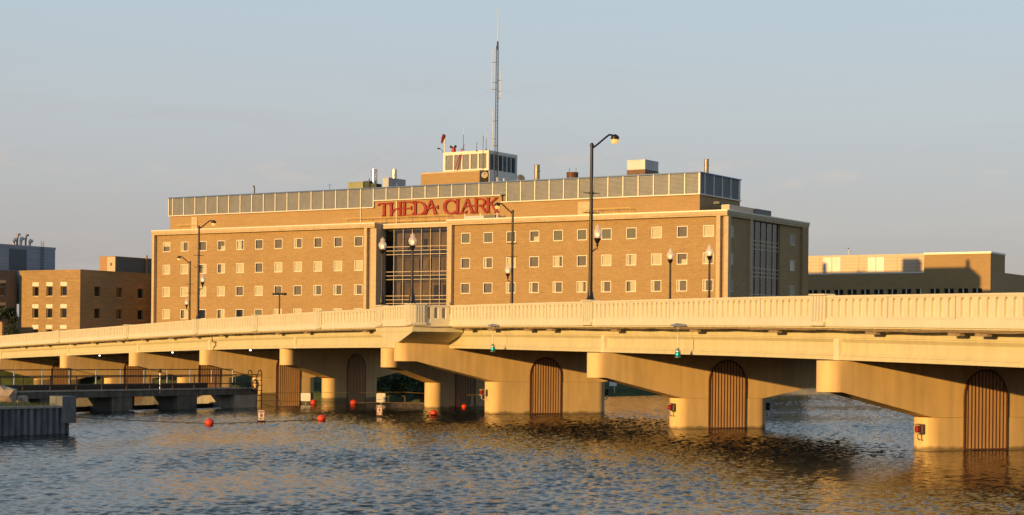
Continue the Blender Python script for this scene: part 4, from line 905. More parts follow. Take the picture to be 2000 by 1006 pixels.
for px, pyt, lab in ((972, 347, 'short pale vent pipe at the foot of the radio mast'), (985, 349, 'shorter vent pipe right of the radio mast foot')):
    q = FY(px, pyt, 7.0); loc = hworld(q.x, 7.0, 0); t = thing('vent_pipe', lab, 'vent pipe', (loc.x, loc.y, 29.2), HA, 'vent pipes below the mast')
    h = q.z - 29.2; mb = MB(); mb.lathe([(.2, 0), (.2, h)], n=10); mb.build('pipe', M['stain'], t, smooth=True); mb = MB(); mb.lathe([(.27, h - .1), (.27, h), (.1, h + .1)], n=10); mb.build('cap', M['stain'], t, smooth=True)

# lattice radio mast
q = FY(969, 350, 12.0); y_m = 9.2; q = FY(969.5, 350, y_m); loc = hworld(q.x, y_m, 0); zb = 29.2; ztop = FY(973, 90, y_m).z
mast = thing('radio_mast', 'tall slim steel lattice mast with white whip aerials on the hospital roof', 'radio mast', (loc.x, loc.y, zb), HA)
H = ztop - zb; mb = MB(); rr = .30
legs = [(rr * math.cos(R(90 + 120 * k)), rr * math.sin(R(90 + 120 * k))) for k in range(3)]
def taper(z): return 1 - .35 * z / H
for (x, y) in legs: mb.tube([(x, y, 0), (x * taper(H), y * taper(H), H)], .045, 5)
mb.build('mast_legs', M['steel_dark'], mast)
mb = MB(); k = int(H / .55)
for i in range(k):
    z0, z1 = H * i / k, H * (i + 1) / k
    for j in range(3):
        a = legs[j]; b = legs[(j + 1) % 3]; f0, f1 = taper(z0), taper(z1)
        mb.beam((a[0] * f0, a[1] * f0, z0), (b[0] * f1, b[1] * f1, z1), .03); mb.beam((a[0] * f1, a[1] * f1, z1), (b[0] * f1, b[1] * f1, z1), .03)
o = mb.build('mast_lattice', M['steel_dark'], mast); o['kind'] = 'stuff'
mb = MB(); mb.tube([(0, 0, H), (0.03, 0, H + (FY(973, 16, y_m).z - ztop))], [.07, .035], 6); mb.build('whip_aerial', M['white_paint'], mast)
mb = MB(); mb.lathe([(.14, -.5), (.14, .5), (.05, .8)], (0, 0, H), 8); mb.build('mast_head', M['steel_dark'], mast)
for xo, p0, p1 in ((-.95, 95, 178), (.65, 140, 196), (-.75, 212, 288)):
    mb = MB(); z0, z1 = FY(970, p1, y_m).z - zb, FY(970, p0, y_m).z - zb; mb.tube([(xo, 0, z0), (xo, 0, z1)], .05, 6); wa = mb.build('whip_aerial', M['white_paint'], mast)
    mb = MB()
    for z in (z0 + .3, z0 + .3 + (1.0), z1 - (z1 - z0) * .32): mb.beam((0, 0, z), (xo * 1.1, 0, z), .06)
    mb.build('aerial_bracket', M['steel_dark'], wa)
for k, (tx, ty) in enumerate(((-30, -3.5), (26, -3.5), (-6, 6))):
    mb = MB(); mb.tube([(0, 0, H * .72), (tx, ty, 0.1)], .004, 4); mb.build('guy_wire', M['galv'], mast)
# windsock, siren, ladder, thin aerials
def roof_pt(px, py, y): q = FY(px, py, y); return hworld(q.x, y, q.z)
zt_ = 34.9
a = roof_pt(868.5, 298, 10.6); t = thing('windsock', 'limp dark red windsock on a white pole above the louvred lift room', 'windsock', (a.x, a.y, zt_), HA); h = FY(868.5, 266, 10.6).z - zt_
mb = MB(); mb.tube([(0, 0, 0), (0, 0, h)], .09, 8); mb.build('pole', M['white_paint'], t, smooth=True)
mb = MB(); mb.tube([(.15, -.1, h - .05), (-.05, -.15, h + .1), (-.22, -.15, h - .25), (-.38, -.15, h - .75), (-.5, -.15, h - 1.1)], [.18, .3, .27, .19, .12], 10); mb.build('sock', mat('windsock_cloth', (.22, .015, .012), .8, var=.2, vscale=(5, 5, 5)), t, smooth=True)
a = roof_pt(863, 296, 10.6); t = thing('roof_floodlight', 'small black floodlight on a curved arm left of the windsock', 'floodlight', (a.x, a.y, zt_), HA)
mb = MB(); mb.tube([(.2, 0, 0), (.15, 0, .35), (-.2, 0, .7), (-.4, 0, .75)], .04, 6); mb.build('arm', M['steel_dark'], t); mb = MB(); mb.sphere((-.6, 0, .78), .26, 10, 6, .45); mb.build('lamp_head', M['steel_dark'], t, smooth=True)
a = roof_pt(886, 297, 10.8); t = thing('warning_siren', 'small red siren with black horns standing on the lift room roof', 'siren', (a.x, a.y, zt_), HA)
mb = MB(); mb.lathe([(.3, 0), (.28, .15), (.34, .2), (.34, .7), (.2, .8)], n=12); mb.build('body', M['red_paint'], t, smooth=True)
mb = MB(); 
for sx in (-1, 1): mb.tube([(0, 0, .85), (sx * .25, -.1, .9), (sx * .5, -.2, .95)], [.08, .12, .22], 8)
mb.build('horn', M['steel_dark'], t, smooth=True); mb = MB(); mb.sphere((0, -.05, .95), .12); mb.build('cap', M['white_paint'], t, smooth=True)
a = roof_pt(890, 333, 9.3); t = thing('roof_ladder', 'red steel ladder leaning against the louvred lift room', 'ladder', (a.x, a.y, a.z), HA)
b0, b1 = FY(888.5, 333, 9.3), FY(904, 283, 10.5); dx, dz = b1.x - b0.x, b1.z - b0.z
mb = MB(); mb.beam((-.2, 0, 0), (dx - .2, 1.0, dz - .5), .08); mb.beam((.25, 0, 0), (dx + .25, 1.0, dz), .08); mb.build('stile', M['red_paint'], t)
for k in range(9): f = (k + 1) / 11; mb = MB(); mb.beam((dx * f - .2, f - .02, (dz - .3) * f), (dx * f + .25, f - .02, (dz - .1) * f), .05); mb.build('rung', M['red_paint'], t)
for px, p0, p1, m, lab in ((905, 292, 250, 'white_paint', 'thin aerial with white tip above the red ladder'), (931, 295, 278, 'steel_dark', 'shortest black aerial in the middle of the lift room roof'), (943, 334, 265, 'steel_dark', 'thin dark aerial fixed to the front of the lift room'), (949.5, 293, 261, 'white_paint', 'thin white aerial at the right corner of the lift room')):
    q0_, q1_ = FY(px, p0, 9.85), FY(px + .6, p1, 9.85); l_ = hworld(q0_.x, 9.85, q0_.z); t = thing('roof_aerial', lab, 'aerial', l_, HA, 'thin aerials round the lift room'); h = q1_.z - q0_.z
    mb = MB(); mb.tube([(0, 0, 0), (0, 0, h * .7)], .035, 5); mb.build('mast_rod', M['steel_dark'], t); mb = MB(); mb.tube([(0, 0, h * .7), (.02, 0, h)], .04, 5); mb.build('rod_tip', M[m], t)
    mb = MB(); mb.box(-.1, .1, -.06, .14, -.05, .12); mb.build('clamp', M['steel_dark'], t)
for px, pyt, lab in ((497, 363, 'small dark gooseneck pipe on the left part of the hospital roof'),):
    q = FY(px, pyt, 6.0); l_ = hworld(q.x, 6.0, 29.2); t = thing('gooseneck_pipe', lab, 'pipe', l_, HA); h = q.z - 29.2
    mb = MB(); mb.tube([(0, 0, 0), (0, 0, h * .8), (-.08, 0, h), (-.25, 0, h * .95)], .1, 8); mb.build('pipe', M['steel_dark'], t, smooth=True); mb = MB(); mb.lathe([(.2, 0), (.2, .15), (.1, .2)], n=10); mb.build('flange', M['steel_dark'], t)
q = FY(644, 360, 6.0); l_ = hworld(q.x, 6.0, 29.2); t = thing('roof_aerial', 'thin crossbar aerial left of the olive roof unit', 'aerial', l_, HA); h = q.z - 29.2
mb = MB(); mb.tube([(0, 0, 0), (0, 0, h)], .03, 5); mb.build('mast_rod', M['steel_dark'], t); mb = MB(); mb.beam((-.3, 0, h * .9), (.3, 0, h), .04); mb.build('crossbar', M['steel_dark'], t)
q = FY(964, 422, 2.0); l_ = hworld(q.x - 1.0, 1.8, 23.1); t = thing('rolling_cabinet', 'long grey equipment frame on the roof edge below the last letters', 'equipment frame', l_, HA)
mb = MB(); mb.box(-4.0, 1.9, 0, .8, .55, 1.25); mb.build('grille', M['louver'], t); mb = MB(); mb.box(-.4, 1.6, -.3, -.02, .8, 1.25); mb.build('cover', M['char_metal'], t)
mb = MB()
for x in (-3.9, -1.2, 1.7): mb.box(x, x + .1, -.06, .0, -.0, 1.6)
mb.build('frame', M['louver_post'], t)

# ------------------------------------------------------------------ neighbouring buildings (same street grid)
def bld(name, label, cat='building'): return thing(name, label, cat, (HO.x, HO.y, 0), HA)
def bb(parent, name, m, *boxes):
    mb = MB()
    for b_ in boxes: mb.box(*b_)
    return mb.build(name, m, parent)
LY, LXa, LXb, LYb = -7.155, -127.02, -112.85, 14.0
lb = bld('brick_building', 'small three storey mottled brick building left of the hospital, one side in shade')
lxs = [-123.15, -119.9, -116.6]; lz = [(12.94, 14.58), (9.31, 10.95), (5.9, 7.4)]
flat_build(wall_holes(MB(), 'y', LY, LXa, LXb, 1.5, 17.1, [(x - .70, x + .70, a, b + .02) for x in lxs for a, b in lz], .3), 'wall', M['brick_old'], lb)
ly_ = [-3.3, 1.71, 6.72]
flat_build(wall_holes(MB(), 'x', LXb, LY, LYb, 1.5, 17.1, [(y - .66, y + .66, a, b + .02) for y in ly_ for a, b in lz], -.3), 'wall', M['brick_old'], lb)
bb(lb, 'wall', M['brick_old'], (LXa, LXa + .3, LY + .01, LYb, 1.5, 17.1), (LXa + .31, LXb - .01, LYb - .3, LYb - .01, 1.5, 17.1))
bb(lb, 'roof', M['roof'], (LXa + .3, LXb - .3, LY + .3, LYb - .3, 16.6, 16.95)); bb(lb, 'coping', M['brick_smooth'], (LXa - .05, LXb + .05, LY - .05, LY + .3, 17.1, 17.24), (LXb - .3, LXb + .05, LY + .301, LYb, 17.1, 17.24))
mbx = MB(); mbx.box(-.70, .70, 0, .08, 0, 1.66); wfr = None
def sash(parent, M4, w, fm, lm):
    mb = MB()
    for b_ in ((-w, w, 0, .1, 0, .09), (-w, w, 0, .1, 1.56, 1.65), (-w, -w + .09, 0, .1, .09, 1.56), (w - .09, w, 0, .1, .09, 1.56)): mb.box(*b_)
    o = mb.build('window', fm, parent, matrix=M4); mb = MB(); mb.box(-w + .09, w - .09, .04, .06, .09, 1.56); mb.build('pane', M['glass_dark'], o)
    mb = MB(); mb.box(-w - .04, w + .04, -.27, .0, 1.66, 2.3); mb.build('lintel', lm, o)
    mb = MB(); mb.box(-w - .06, w + .06, -.30, .0, -.12, -.005); mb.build('sill', M['stone'], o); return o
for x in lxs:
    for a, b in lz: sash(lb, Matrix.Translation((x, LY + .25, a)), .70, M['stone'], M['winframe'])
for y in ly_:
    for a, b in lz: sash(lb, Matrix.Translation((LXb - .25, y, a)) @ Matrix.Rotation(R(90), 4, 'Z'), .66, M['brown_metal_and_shade'], M['brown_metal_and_shade'])  # same trim on the shaded side, its shade painted in as brown
bb(lb, 'interior_wall', M['dark_in'], (LXa + .5, LXb - .9, LY + .9, LY + 1, 1.5, 16), (LXb - 1, LXb - .9, LY + 1.01, LYb - .5, 1.5, 16))
bb(lb, 'downpipe', M['concrete_pale'], (LXa - .55, LXa - .08, LY - .1, LY + .3, 1.5, 9.6))
# shaded wing in front of it, at the left edge of the frame
wg = bld('office_wing', 'shaded brick wing at the left edge with wide dark windows', 'building')
wx = LXa - .55
wins = [(-13.2, -9.7, 12.93, 15.1), (-13.2, -9.7, 9.12, 11.4)]
flat_build(wall_holes(MB(), 'x', wx, -14.0, LY + .0, 1.5, 17.2, wins, -.3), 'wall', M['brick_shade_toned'], wg)
bb(wg, 'wall', M['brick_shade_toned'], (wx - 14, wx - .01, -14.0, -13.7, 1.5, 17.2)); bb(wg, 'roof', M['roof'], (wx - 14, wx - .3, -13.7, LY, 16.6, 17.0))
for y0, y1, z0, z1 in wins:
    mb = MB(); h = z1 - z0
    for b_ in ((-.34, -.2, y0, y1, z0, z0 + .12), (-.34, -.2, y0, y1, z1 - .12, z1), (-.34, -.2, y0, y1, z0 + h * .68, z0 + h * .68 + .1), (-.34, -.2, y0, y0 + .12, z0 + .12, z1 - .12), (-.34, -.2, y1 - .12, y1, z0 + .12, z1 - .12), (-.34, -.2, (y0 + y1) / 2 - .06, (y0 + y1) / 2 + .06, z0 + .12, z1 - .12)): mb.box(b_[0] + wx, b_[1] + wx, *b_[2:])
    o = mb.build('window', M['blue_metal'], wg); mb = MB(); mb.box(wx - .3, wx - .28, y0 + .1, y1 - .1, z0 + .1, z1 - .1); mb.build('pane', M['glass_dark'], o)
    mb = MB(); mb.box(wx - .05, wx + .04, y0 - .1, y1 + .1, z1 + .003, z1 + .45); mb.build('lintel', M['stone'], o)
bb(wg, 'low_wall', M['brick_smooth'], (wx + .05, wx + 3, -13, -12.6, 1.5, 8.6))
# blue-grey plant room behind
bl = bld('plant_building', 'blue grey metal clad plant building rising behind the shaded wing', 'building')
bx = LXa - 2.0
bb(bl, 'wall', M['blue_metal'], (bx - 16, bx, -13.4, 2.7, 12, 21.3)); bb(bl, 'roof_edge', M['blue_metal'], (bx - 16.1, bx + .06, -13.5, 2.78, 21.3, 21.66))
bb(bl, 'louvre_panel', M['blue_dark'], (bx, bx + .06, -7.6, -3.8, 17.4, 20.95))
mb = MB()
for y in (.6, 1.1): mb.beam((bx + .15, y - 1.2, 17.5), (bx + .15, y - 1.2, 22.6), .06)
for k in range(16): mb.beam((bx + .15, -.6, 17.7 + k * .3), (bx + .15, -.1, 17.7 + k * .3), .04)
mb.build('ladder', M['char_metal'], bl)
for k in range(1, 8):
    bb(bl, 'cladding_joint', M['blue_dark'], (bx, bx + .012, -13.3, 2.6, 17.4 + .52 * k, 17.43 + .52 * k))
a = hworld(bx - 2.5, -3.0, 21.66); t = thing('exhaust_cluster', 'cluster of curved metal exhaust pipes on the blue grey plant building', 'exhaust pipes', a, HA)
for i, (y, h, r) in enumerate(((-1.4, 1.1, .28), (-.6, 1.9, .22), (.2, 1.4, .3), (1.3, 1.9, .2), (2.2, 1.1, .3))):
    mb = MB(); mb.tube([(0, y, -.1), (0, y, h * .7), (.05, y + .12, h), (.1, y + .5, h * (1.05 if i % 2 else .9))], r, 10); mb.build('pipe', M['flue' if i % 2 else 'galv'], t, smooth=True)
# small clad box on the roof of the brick building
pb_ = bld('rooftop_plant_room', 'small brown and charcoal clad plant room on the roof of the brick building', 'plant room')
bx0, bx1, by0, by1 = -119.75, -116.12, 4.0, 13.3
bb(pb_, 'wall', M['brown_metal_and_shade'], (bx0, bx0 + 1.75, by0, by0 + .2, 16.96, 19.9)); bb(pb_, 'wall', M['tan_metal'], (bx0 + 1.76, bx1 - .01, by0 + .01, by0 + .21, 16.96, 19.9)); bb(pb_, 'wall', M['char_metal'], (bx1 - .2, bx1, by0 + .211, by1, 16.96, 19.9), (bx0, bx0 + .2, by0 + .211, by1, 16.96, 19.9))
bb(pb_, 'roof', M['roof'], (bx0 + .21, bx1 - .21, by0 + .22, by1, 18.0, 19.7)); bb(pb_, 'roof_edge', M['brown_metal_and_shade'], (bx0 - .05, bx1 + .05, by0 - .05, by0 + .205, 19.9, 20.03), (bx1 - .25, bx1 + .05, by0 + .21, by1, 19.9, 20.01))
bb(pb_, 'vent', M['char_metal'], (bx0 + 2.5, bx0 + 2.9, by0 - .04, by0, 18.4, 18.9)); bb(pb_, 'flue', M['brown_metal_and_shade'], (bx1 + .05, bx1 + .3, 11.2, 11.45, 16.96, 20.5))
for k in range(1, 8): bb(pb_, 'cladding_joint', M['blue_dark'], (bx1, bx1 + .012, by0 + .3, by1 - .05, 16.9 + .36 * k, 16.94 + .36 * k))
lk = bld('link_building', 'narrow shaded brick link between the small brick building and the hospital', 'building')
bb(lk, 'wall', M['brick_old'], (LXb + .05, -103.7, 9.6, 9.9, 1.5, 16.3)); bb(lk, 'coping', M['stone'], (LXb + .05, -103.7, 9.5, 9.95, 16.3, 16.45))
# low building on the right
RY = 82.0
rb = bld('clinic_building', 'long low brick building with metal upper storey right of the hospital, partly in its shadow')
c0, c1 = FY(1805, 494, RY), FY(1935, 491.5, RY); zt = c0.z; wz0, wz1 = FY(1900, 574, RY).z, FY(1900, 563, RY).z
Rx0 = c0.x - 30
sx_ = [FY(1560 + x / 3.868, 568, RY).x for x in (107, 203, 302, 402, 502, 603, 707, 813, 921, 1028, 1135, 1242, 1348)]
hol = []; 
for x in sx_: hol.append((x - .86, x - .1, wz0 - .6, wz1)); hol.append((x + .1, x + .86, wz0 - .6, wz1))
midz = FY(1700, 535, RY).z
mb = MB(); wall_holes(mb, 'y', RY, Rx0, c0.x, 1.5, midz, [h for h in hol if h[1] < c0.x], .3); wall_holes(mb, 'y', RY, c0.x, c1.x, 1.5, zt - .3, [h for h in hol if h[0] > c0.x], .3)
mb.f = mb.f; flat_build(mb, 'wall', M['brick_smooth'], rb)
bb(rb, 'interior_wall', M['dark_in'], (Rx0, c1.x - .4, RY + 1.0, RY + 1.1, 1.5, midz)); 
for h in hol:
    mb = MB(); mb.box(h[0], h[1], RY + .18, RY + .24, h[2], h[2] + .08); mb.box(h[0], h[1], RY + .18, RY + .24, h[3] - .08, h[3]); mb.box(h[0], h[0] + .07, RY + .18, RY + .24, h[2] + .08, h[3] - .08); mb.box(h[1] - .07, h[1], RY + .18, RY + .24, h[2] + .08, h[3] - .08)
    o = mb.build('window', M['char_metal'], rb); mb = MB(); mb.box(h[0] + .07, h[1] - .07, RY + .2, RY + .22, h[2] + .08, h[3] - .08); mb.build('pane', M['glass_dark'], o)
for x in sx_: bb(rb, 'window_mullion', M['winframe'], (x - .07, x + .07, RY - .04, RY + .1, wz0 - .6, wz1))
se = FX(1963, 496, c1.x)
bb(rb, 'wall', M['brick_smooth'], (c1.x - .3, c1.x, RY + .01, se.y, 1.5, zt - .3), (c0.x, c1.x - .31, se.y - .3, se.y, midz, zt - .3), (c0.x, c0.x + .3, RY + .31, se.y - .31, midz, zt - .3)); bb(rb, 'coping', M['louver_post'], (c0.x - .05, c1.x + .1, RY - .1, RY + .3, zt - .3, zt), (c1.x - .3, c1.x + .1, RY + .301, se.y + .1, zt - .3, zt), (c0.x - .05, c1.x - .301, se.y - .3, se.y + .1, zt - .3, zt))
bb(rb, 'roof', M['roof'], (Rx0, c1.x - .3, RY + .3, se.y - .3, midz - .6, midz - .2)); bb(rb, 'parapet_coping', M['white_paint'], (Rx0, c0.x - .06, RY - .08, RY + .32, midz, midz + .22))
m0 = FY(1805, 495, RY + 3); mzt = FY(1700, 497.5, RY + 3).z
bb(rb, 'metal_wall', M['tan_metal'], (Rx0, c0.x + .01, RY + 3, se.y, midz - .3, mzt))
for k in range(1, 6): z = midz + (mzt - midz) * k / 6; bb(rb, 'cladding_joint', M['brown_metal_and_shade'], (Rx0, c0.x, RY + 2.988, RY + 3, z, z + .04))
for p0, p1 in ((1608, 1642), (1695, 1727)):
    a, b = FY(p0, 515, RY + 3), FY(p1, 515, RY + 3); za = FY(p0, 531, RY + 3).z; zb2 = FY(p0, 503, RY + 3).z
    for u, v in ((a.x, (a.x + b.x) / 2 - .06), ((a.x + b.x) / 2 + .06, b.x)): bb(rb, 'louvre_panel', M['louver'], (u, v, RY + 2.94, RY + 2.985, za, zb2))
bb(rb, 'vertical_joint', M['brown_metal_and_shade'], *[(FY(p, 515, RY + 3).x, FY(p, 515, RY + 3).x + .06, RY + 2.98, RY + 3, midz, mzt) for p in (1601, 1677, 1752, 1791)])
bb(rb, 'rear_wing', M['brick_smooth'], (c1.x - 20, c1.x - .06, se.y + .11, se.y + 70, 1.5, FX(1963, 533, c1.x).z))
q = FY(1657, 498, RY + 5); l_ = hworld(q.x, RY + 5, mzt - .1); t = thing('roof_post', 'thin pale post on the roof of the low building right of the hospital', 'post', l_, HA)
mb = MB(); mb.tube([(0, 0, 0), (0, 0, 1.3)], .05, 6); mb.build('pole', M['white_paint'], t); mb = MB(); mb.sphere((0, 0, 1.4), .12, 8, 6); mb.build('tip', M['steel_dark'], t)

# ------------------------------------------------------------------ street lamps
def acorn(parent, c, s=1.0):
    c = Vector(c)
    mb = MB(); mb.lathe([(.05 * s, -.62 * s), (.09 * s, -.55 * s), (.07 * s, -.45 * s), (.2 * s, -.2 * s), (.23 * s, -.12 * s), (.16 * s, -.08 * s)], c, 12); cup = mb.build('lamp_cup', M['pole'], parent, smooth=True)
    mb = MB(); mb.lathe([(.16 * s, -.10 * s), (.25 * s, .02 * s), (.305 * s, .17 * s), (.30 * s, .30 * s), (.235 * s, .44 * s), (.15 * s, .52 * s)], c, 16); g = mb.build('acorn_globe', M['globe'], parent, smooth=True)
    mb = MB(); mb.lathe([(.13 * s, .52 * s), (.17 * s, .57 * s), (.175 * s, .66 * s), (.12 * s, .72 * s), (.05 * s, .75 * s), (.05 * s, .80 * s), (.01, .85 * s)], c, 10); mb.build('finial', M['globe'], g, smooth=True)
    mb = MB(); mb.sphere(c + Vector((0, 0, .12 * s)), .13 * s, 12, 8, 1.2); mb.build('bulb', M['lamp_on'], g, smooth=True)
def tall_lamp(loc, rz, label, zh=9.1):
    t = thing('street_lamp', label, 'street lamp', loc, rz, 'tall street lamps on the bridge')
    mb = MB(); mb.lathe([(.24, 0), (.26, .06), (.20, .12), (.17, .3), (.15, .5)], n=12); mb.build('base', M['pole'], t, smooth=True)
    mb = MB(); mb.tube([(0, 0, .4), (0, 0, 4), (0, 0, zh)], [.125, .11, .09], 12); mb.build('pole', M['pole'], t, smooth=True)
    mb = MB(); mb.lathe([(.115, zh - .15), (.115, zh), (.05, zh + .08)], n=12); mb.build('pole_cap', M['pole'], t, smooth=True)
    mb = MB(); mb.tube([(0, 0, zh - .25), (.35, 0, zh + .0), (.9, 0, zh + .45), (1.1, 0, zh + .6), (1.25, 0, zh + .62), (1.35, 0, zh + .58)], .055, 8); mb.build('arm', M['pole'], t, smooth=True)
    c = Vector((1.5, 0, zh + .42)); mb = MB(); mb.lathe([(.24, -.06), (.25, .08), (.2, .16), (.1, .22), (.04, .25)], c, 14); h = mb.build('luminaire', M['pole'], t, smooth=True)
    mb = MB(); mb.lathe([(.05, -.32), (.16, -.30), (.21, -.2), (.225, -.06), (.2, -.03)], c, 14); mb.build('lens', M['lens'], h, smooth=True)
    for z in (6.25, 5.1):
        mb = MB(); mb.tube([(-.52, 0, z), (.52, 0, z)], .028, 6); mb.lathe([(.13, -.06), (.13, .06)], (0, 0, z), 10); mb.build('banner_arm', M['pole'], t)
    mb = MB(); mb.tube([(0, 0, 2.7), (.12, 0, 2.85), (.3, 0, 3.0), (.4, 0, 3.0), (.42, 0, 3.2)], .035, 8); mb.build('bracket', M['pole'], t, smooth=True)
    acorn(t, (.42, 0, 3.72), .9); return t
def lamp_rz(s, side): p, d = path(s); a = math.atan2(-d.x, d.y); return a if side > 0 else a + math.pi
lampB = tall_lamp(B(sB, .1, .06), lamp_rz(sB, 1), 'tallest black street lamp, near and right of centre, lit head on a curved arm')
lampF = copy_tree(lampB); sl = s_of(385); lampF.location = B(sl, .1, .06); lampF.rotation_euler.z = lamp_rz(sl, 1); lampF['label'] = 'black street lamp near the left end of the hospital, arm pointing right'
def far_lamp(px, label):
    lo, hi = sC, S_END
    for _ in range(40):
        m = (lo + hi) / 2; p = B(m, W - .1); x = p.x / p.y * F_PX + ROLL * (p.z - HC) * F_PX / p.y + 1000
        if x > px: lo = m
        else: hi = m
    l = copy_tree(lampB); l.location = B(lo, W - .1, .06); l.rotation_euler.z = lamp_rz(lo, -1); l['label'] = label; return l
far_lamp(999.5, 'black street lamp below the last sign letters, arm pointing left'); far_lamp(370, 'lowest tall street lamp at the far left, arm pointing left')
def post_lamp(loc, label):
    t = thing('post_top_lamp', label, 'lamp post', loc, 0, 'globe lamps on the overlook balconies')
    mb = MB(); mb.lathe([(.30, 0), (.31, .1), (.22, .18), (.2, .5), (.13, .75), (.12, .95), (.085, 1.05)], n=12); mb.build('base', M['pole'], t, smooth=True)
    mb = MB(); mb.tube([(0, 0, .9), (0, 0, 3.7)], [.095, .075], 12); mb.build('pole', M['pole'], t, smooth=True)
    acorn(t, (0, 0, 4.08), .95); return t
zpost = 0.08
pl1 = post_lamp(OPN(-2.95, OUT - .1, zpost), 'globe lamp on the fluted corner post, in front of the glazed bay')
def more(loc, label): c = copy_tree(pl1); c.location = loc; c['label'] = label
more(OPN(2.95, OUT - .1, zpost), 'globe lamp left of the glazed bay, before the dark recessed wall'); more(OPF(2.95, OUT - .1, zpost), 'globe lamp left of the hospital corner, the lower of the right hand two'); more(OPF(-2.95, OUT - .1, zpost), 'globe lamp at the right hand corner of the hospital front')
q = P(546, 575, 232); t = thing('parking_light', 'small T shaped parking lot light in front of the hospital wall', 'light pole', (q.x, q.y, 2.1), HA)
h = q.z - 2.1; mb = MB(); mb.tube([(0, 0, 0), (0, 0, h)], .09, 8); mb.build('pole', M['pole'], t, smooth=True)
for sx in (-1, 1): mb = MB(); mb.box(min(sx * .12, sx * .95), max(sx * .12, sx * .95), -.25, .25, h - .1, h + .18); mb.build('lamp_head', M['pole'], t)
mb = MB(); mb.box(-.14, .14, -.06, .06, h - .02, h + .08); mb.build('crossbar', M['pole'], t)

# navigation lights
def nav_green(px, label):
    s = s_of(px); a = B(s, -.12, -1.40); t = thing('navigation_light', label, 'navigation light', a, lamp_rz(s, 1), 'green navigation lights under the bridge')
    mb = MB(); mb.beam((0, -.75, .0), (0, .75, .0), .07, .12); mb.box(-.08, .1, -.25, .25, .03, .1); mb.build('mount_bar', M['galv'], t)
    mb = MB(); mb.tube([(0, 0, 0), (-.01, 0, -.7), (0, 0, -1.25)], .03, 8); mb.build('hanger_rod', M['white_paint'], t)
    mb = MB(); mb.lathe([(.04, -1.2), (.12, -1.32), (.15, -1.38), (.15, -1.42)], n=12); mb.build('hood', M['galv'], t, smooth=True)
    mb = MB(); mb.lathe([(.13, -1.66), (.15, -1.6), (.15, -1.45), (.13, -1.42)], n=12); l = mb.build('lens', M['green_lens'], t, smooth=True)
    mb = MB(); mb.sphere((-.1, -.10, -1.54), .05, 8, 6); mb.build('bulb', M['green_spot'], l)
    mb = MB(); mb.lathe([(.17, -1.72), (.18, -1.68), (.13, -1.66)], n=12); mb.build('base_ring', M['galv'], t)
nav_green(967, 'green navigation light hanging left, nearer the overlook'); nav_green(1329, 'green navigation light hanging right, between the tall lamp and the nearest pier')
def nav_red(pr, tpos, ypos, z, label, side=-1):
    lm = M['red_lens'] if side < 0 else M['steel_dark']; hm = M['conduit'] if side < 0 else M['steel_dark']
    M4 = Matrix.Translation(pr.location) @ Matrix.Rotation(pr.rotation_euler.z, 4, 'Z'); a = M4 @ Vector((tpos, ypos, z))
    t = thing('pier_light', label, 'navigation light', a, pr.rotation_euler.z + (0 if side < 0 else math.pi), 'red navigation lights on the piers')
    mb = MB(); mb.lathe([(.1, -.14), (.14, -.1), (.14, .12), (.1, .16)], (-.16, -.1, 0), 12); mb.build('lens', lm, t, smooth=True)
    mb = MB(); mb.lathe([(.16, .16), (.16, .22), (.06, .27)], (-.16, -.1, 0), 12); mb.lathe([(.16, -.2), (.16, -.14)], (-.16, -.1, 0), 12); mb.box(-.02, .06, -.2, .06, -.2, .26); mb.build('housing', hm, t)
    mb = MB(); mb.tube([(-.16, -.1, -.2), (-.16, -.1, -.42), (-.05, -.1, -.5), (.1, -.05, -.5)], .035, 6); mb.build('bracket', M['galv'], t)
nav_red(pA, 5.38, -.35, 1.02, 'red navigation light on the nearest pier at right'); nav_red(pB, 5.38, -.3, 1.28, 'red navigation light on the pier under the tall lamp'); nav_red(pC, 3.95, -.2, 1.55, 'red navigation light on the sunlit nose of the overlook pier')
nav_red(pB, 12.05, -.1, 1.28, 'dark backed navigation light at the far end of the second pier', 1); nav_red(pC, 13.9, -.1, 1.55, 'dark backed navigation light at the far end of the overlook pier', 1)
mb = MB(); pz = 0
for px, lab in ((194.6, 'white lamp under the deck above the left dam railing'), (337, 'white lamp under the deck left of the ladder pier'), (489, 'white lamp under the deck above the ladder')):
    s = s_of(px - 40); py = {194.6: 694.5, 337: 688.5, 489: 684}[px]
    best = None; q = P(px, py, B(s, 4, 0).y + 1.0); t = thing('underdeck_light', lab, 'lamp', q, 0, 'white lamps under the deck')
    mb = MB(); mb.sphere((0, 0, 0), .10, 10, 6, .7); mb.build('lens', M['white_lamp'], t, smooth=True); mb = MB(); mb.box(-.2, .2, -.2, .2, .09, .2); mb.tube([(0, 0, .2), (0, 0, 1.3)], .03, 6); mb.build('housing', M['galv'], t)

# ------------------------------------------------------------------ dam with walkway
dm = thing('dam', 'grey concrete dam with gate openings and a walkway on top at left', 'dam', DAM0, math.atan2(DDIR.y, DDIR.x))
ZD = 1.50; A0, A1 = -62.0, -0.2
def dbox(name, m, *bs, parent=None):
    mb = MB()
    for b_ in bs: mb.box(*b_)
    return mb.build(name, m, parent or dm)
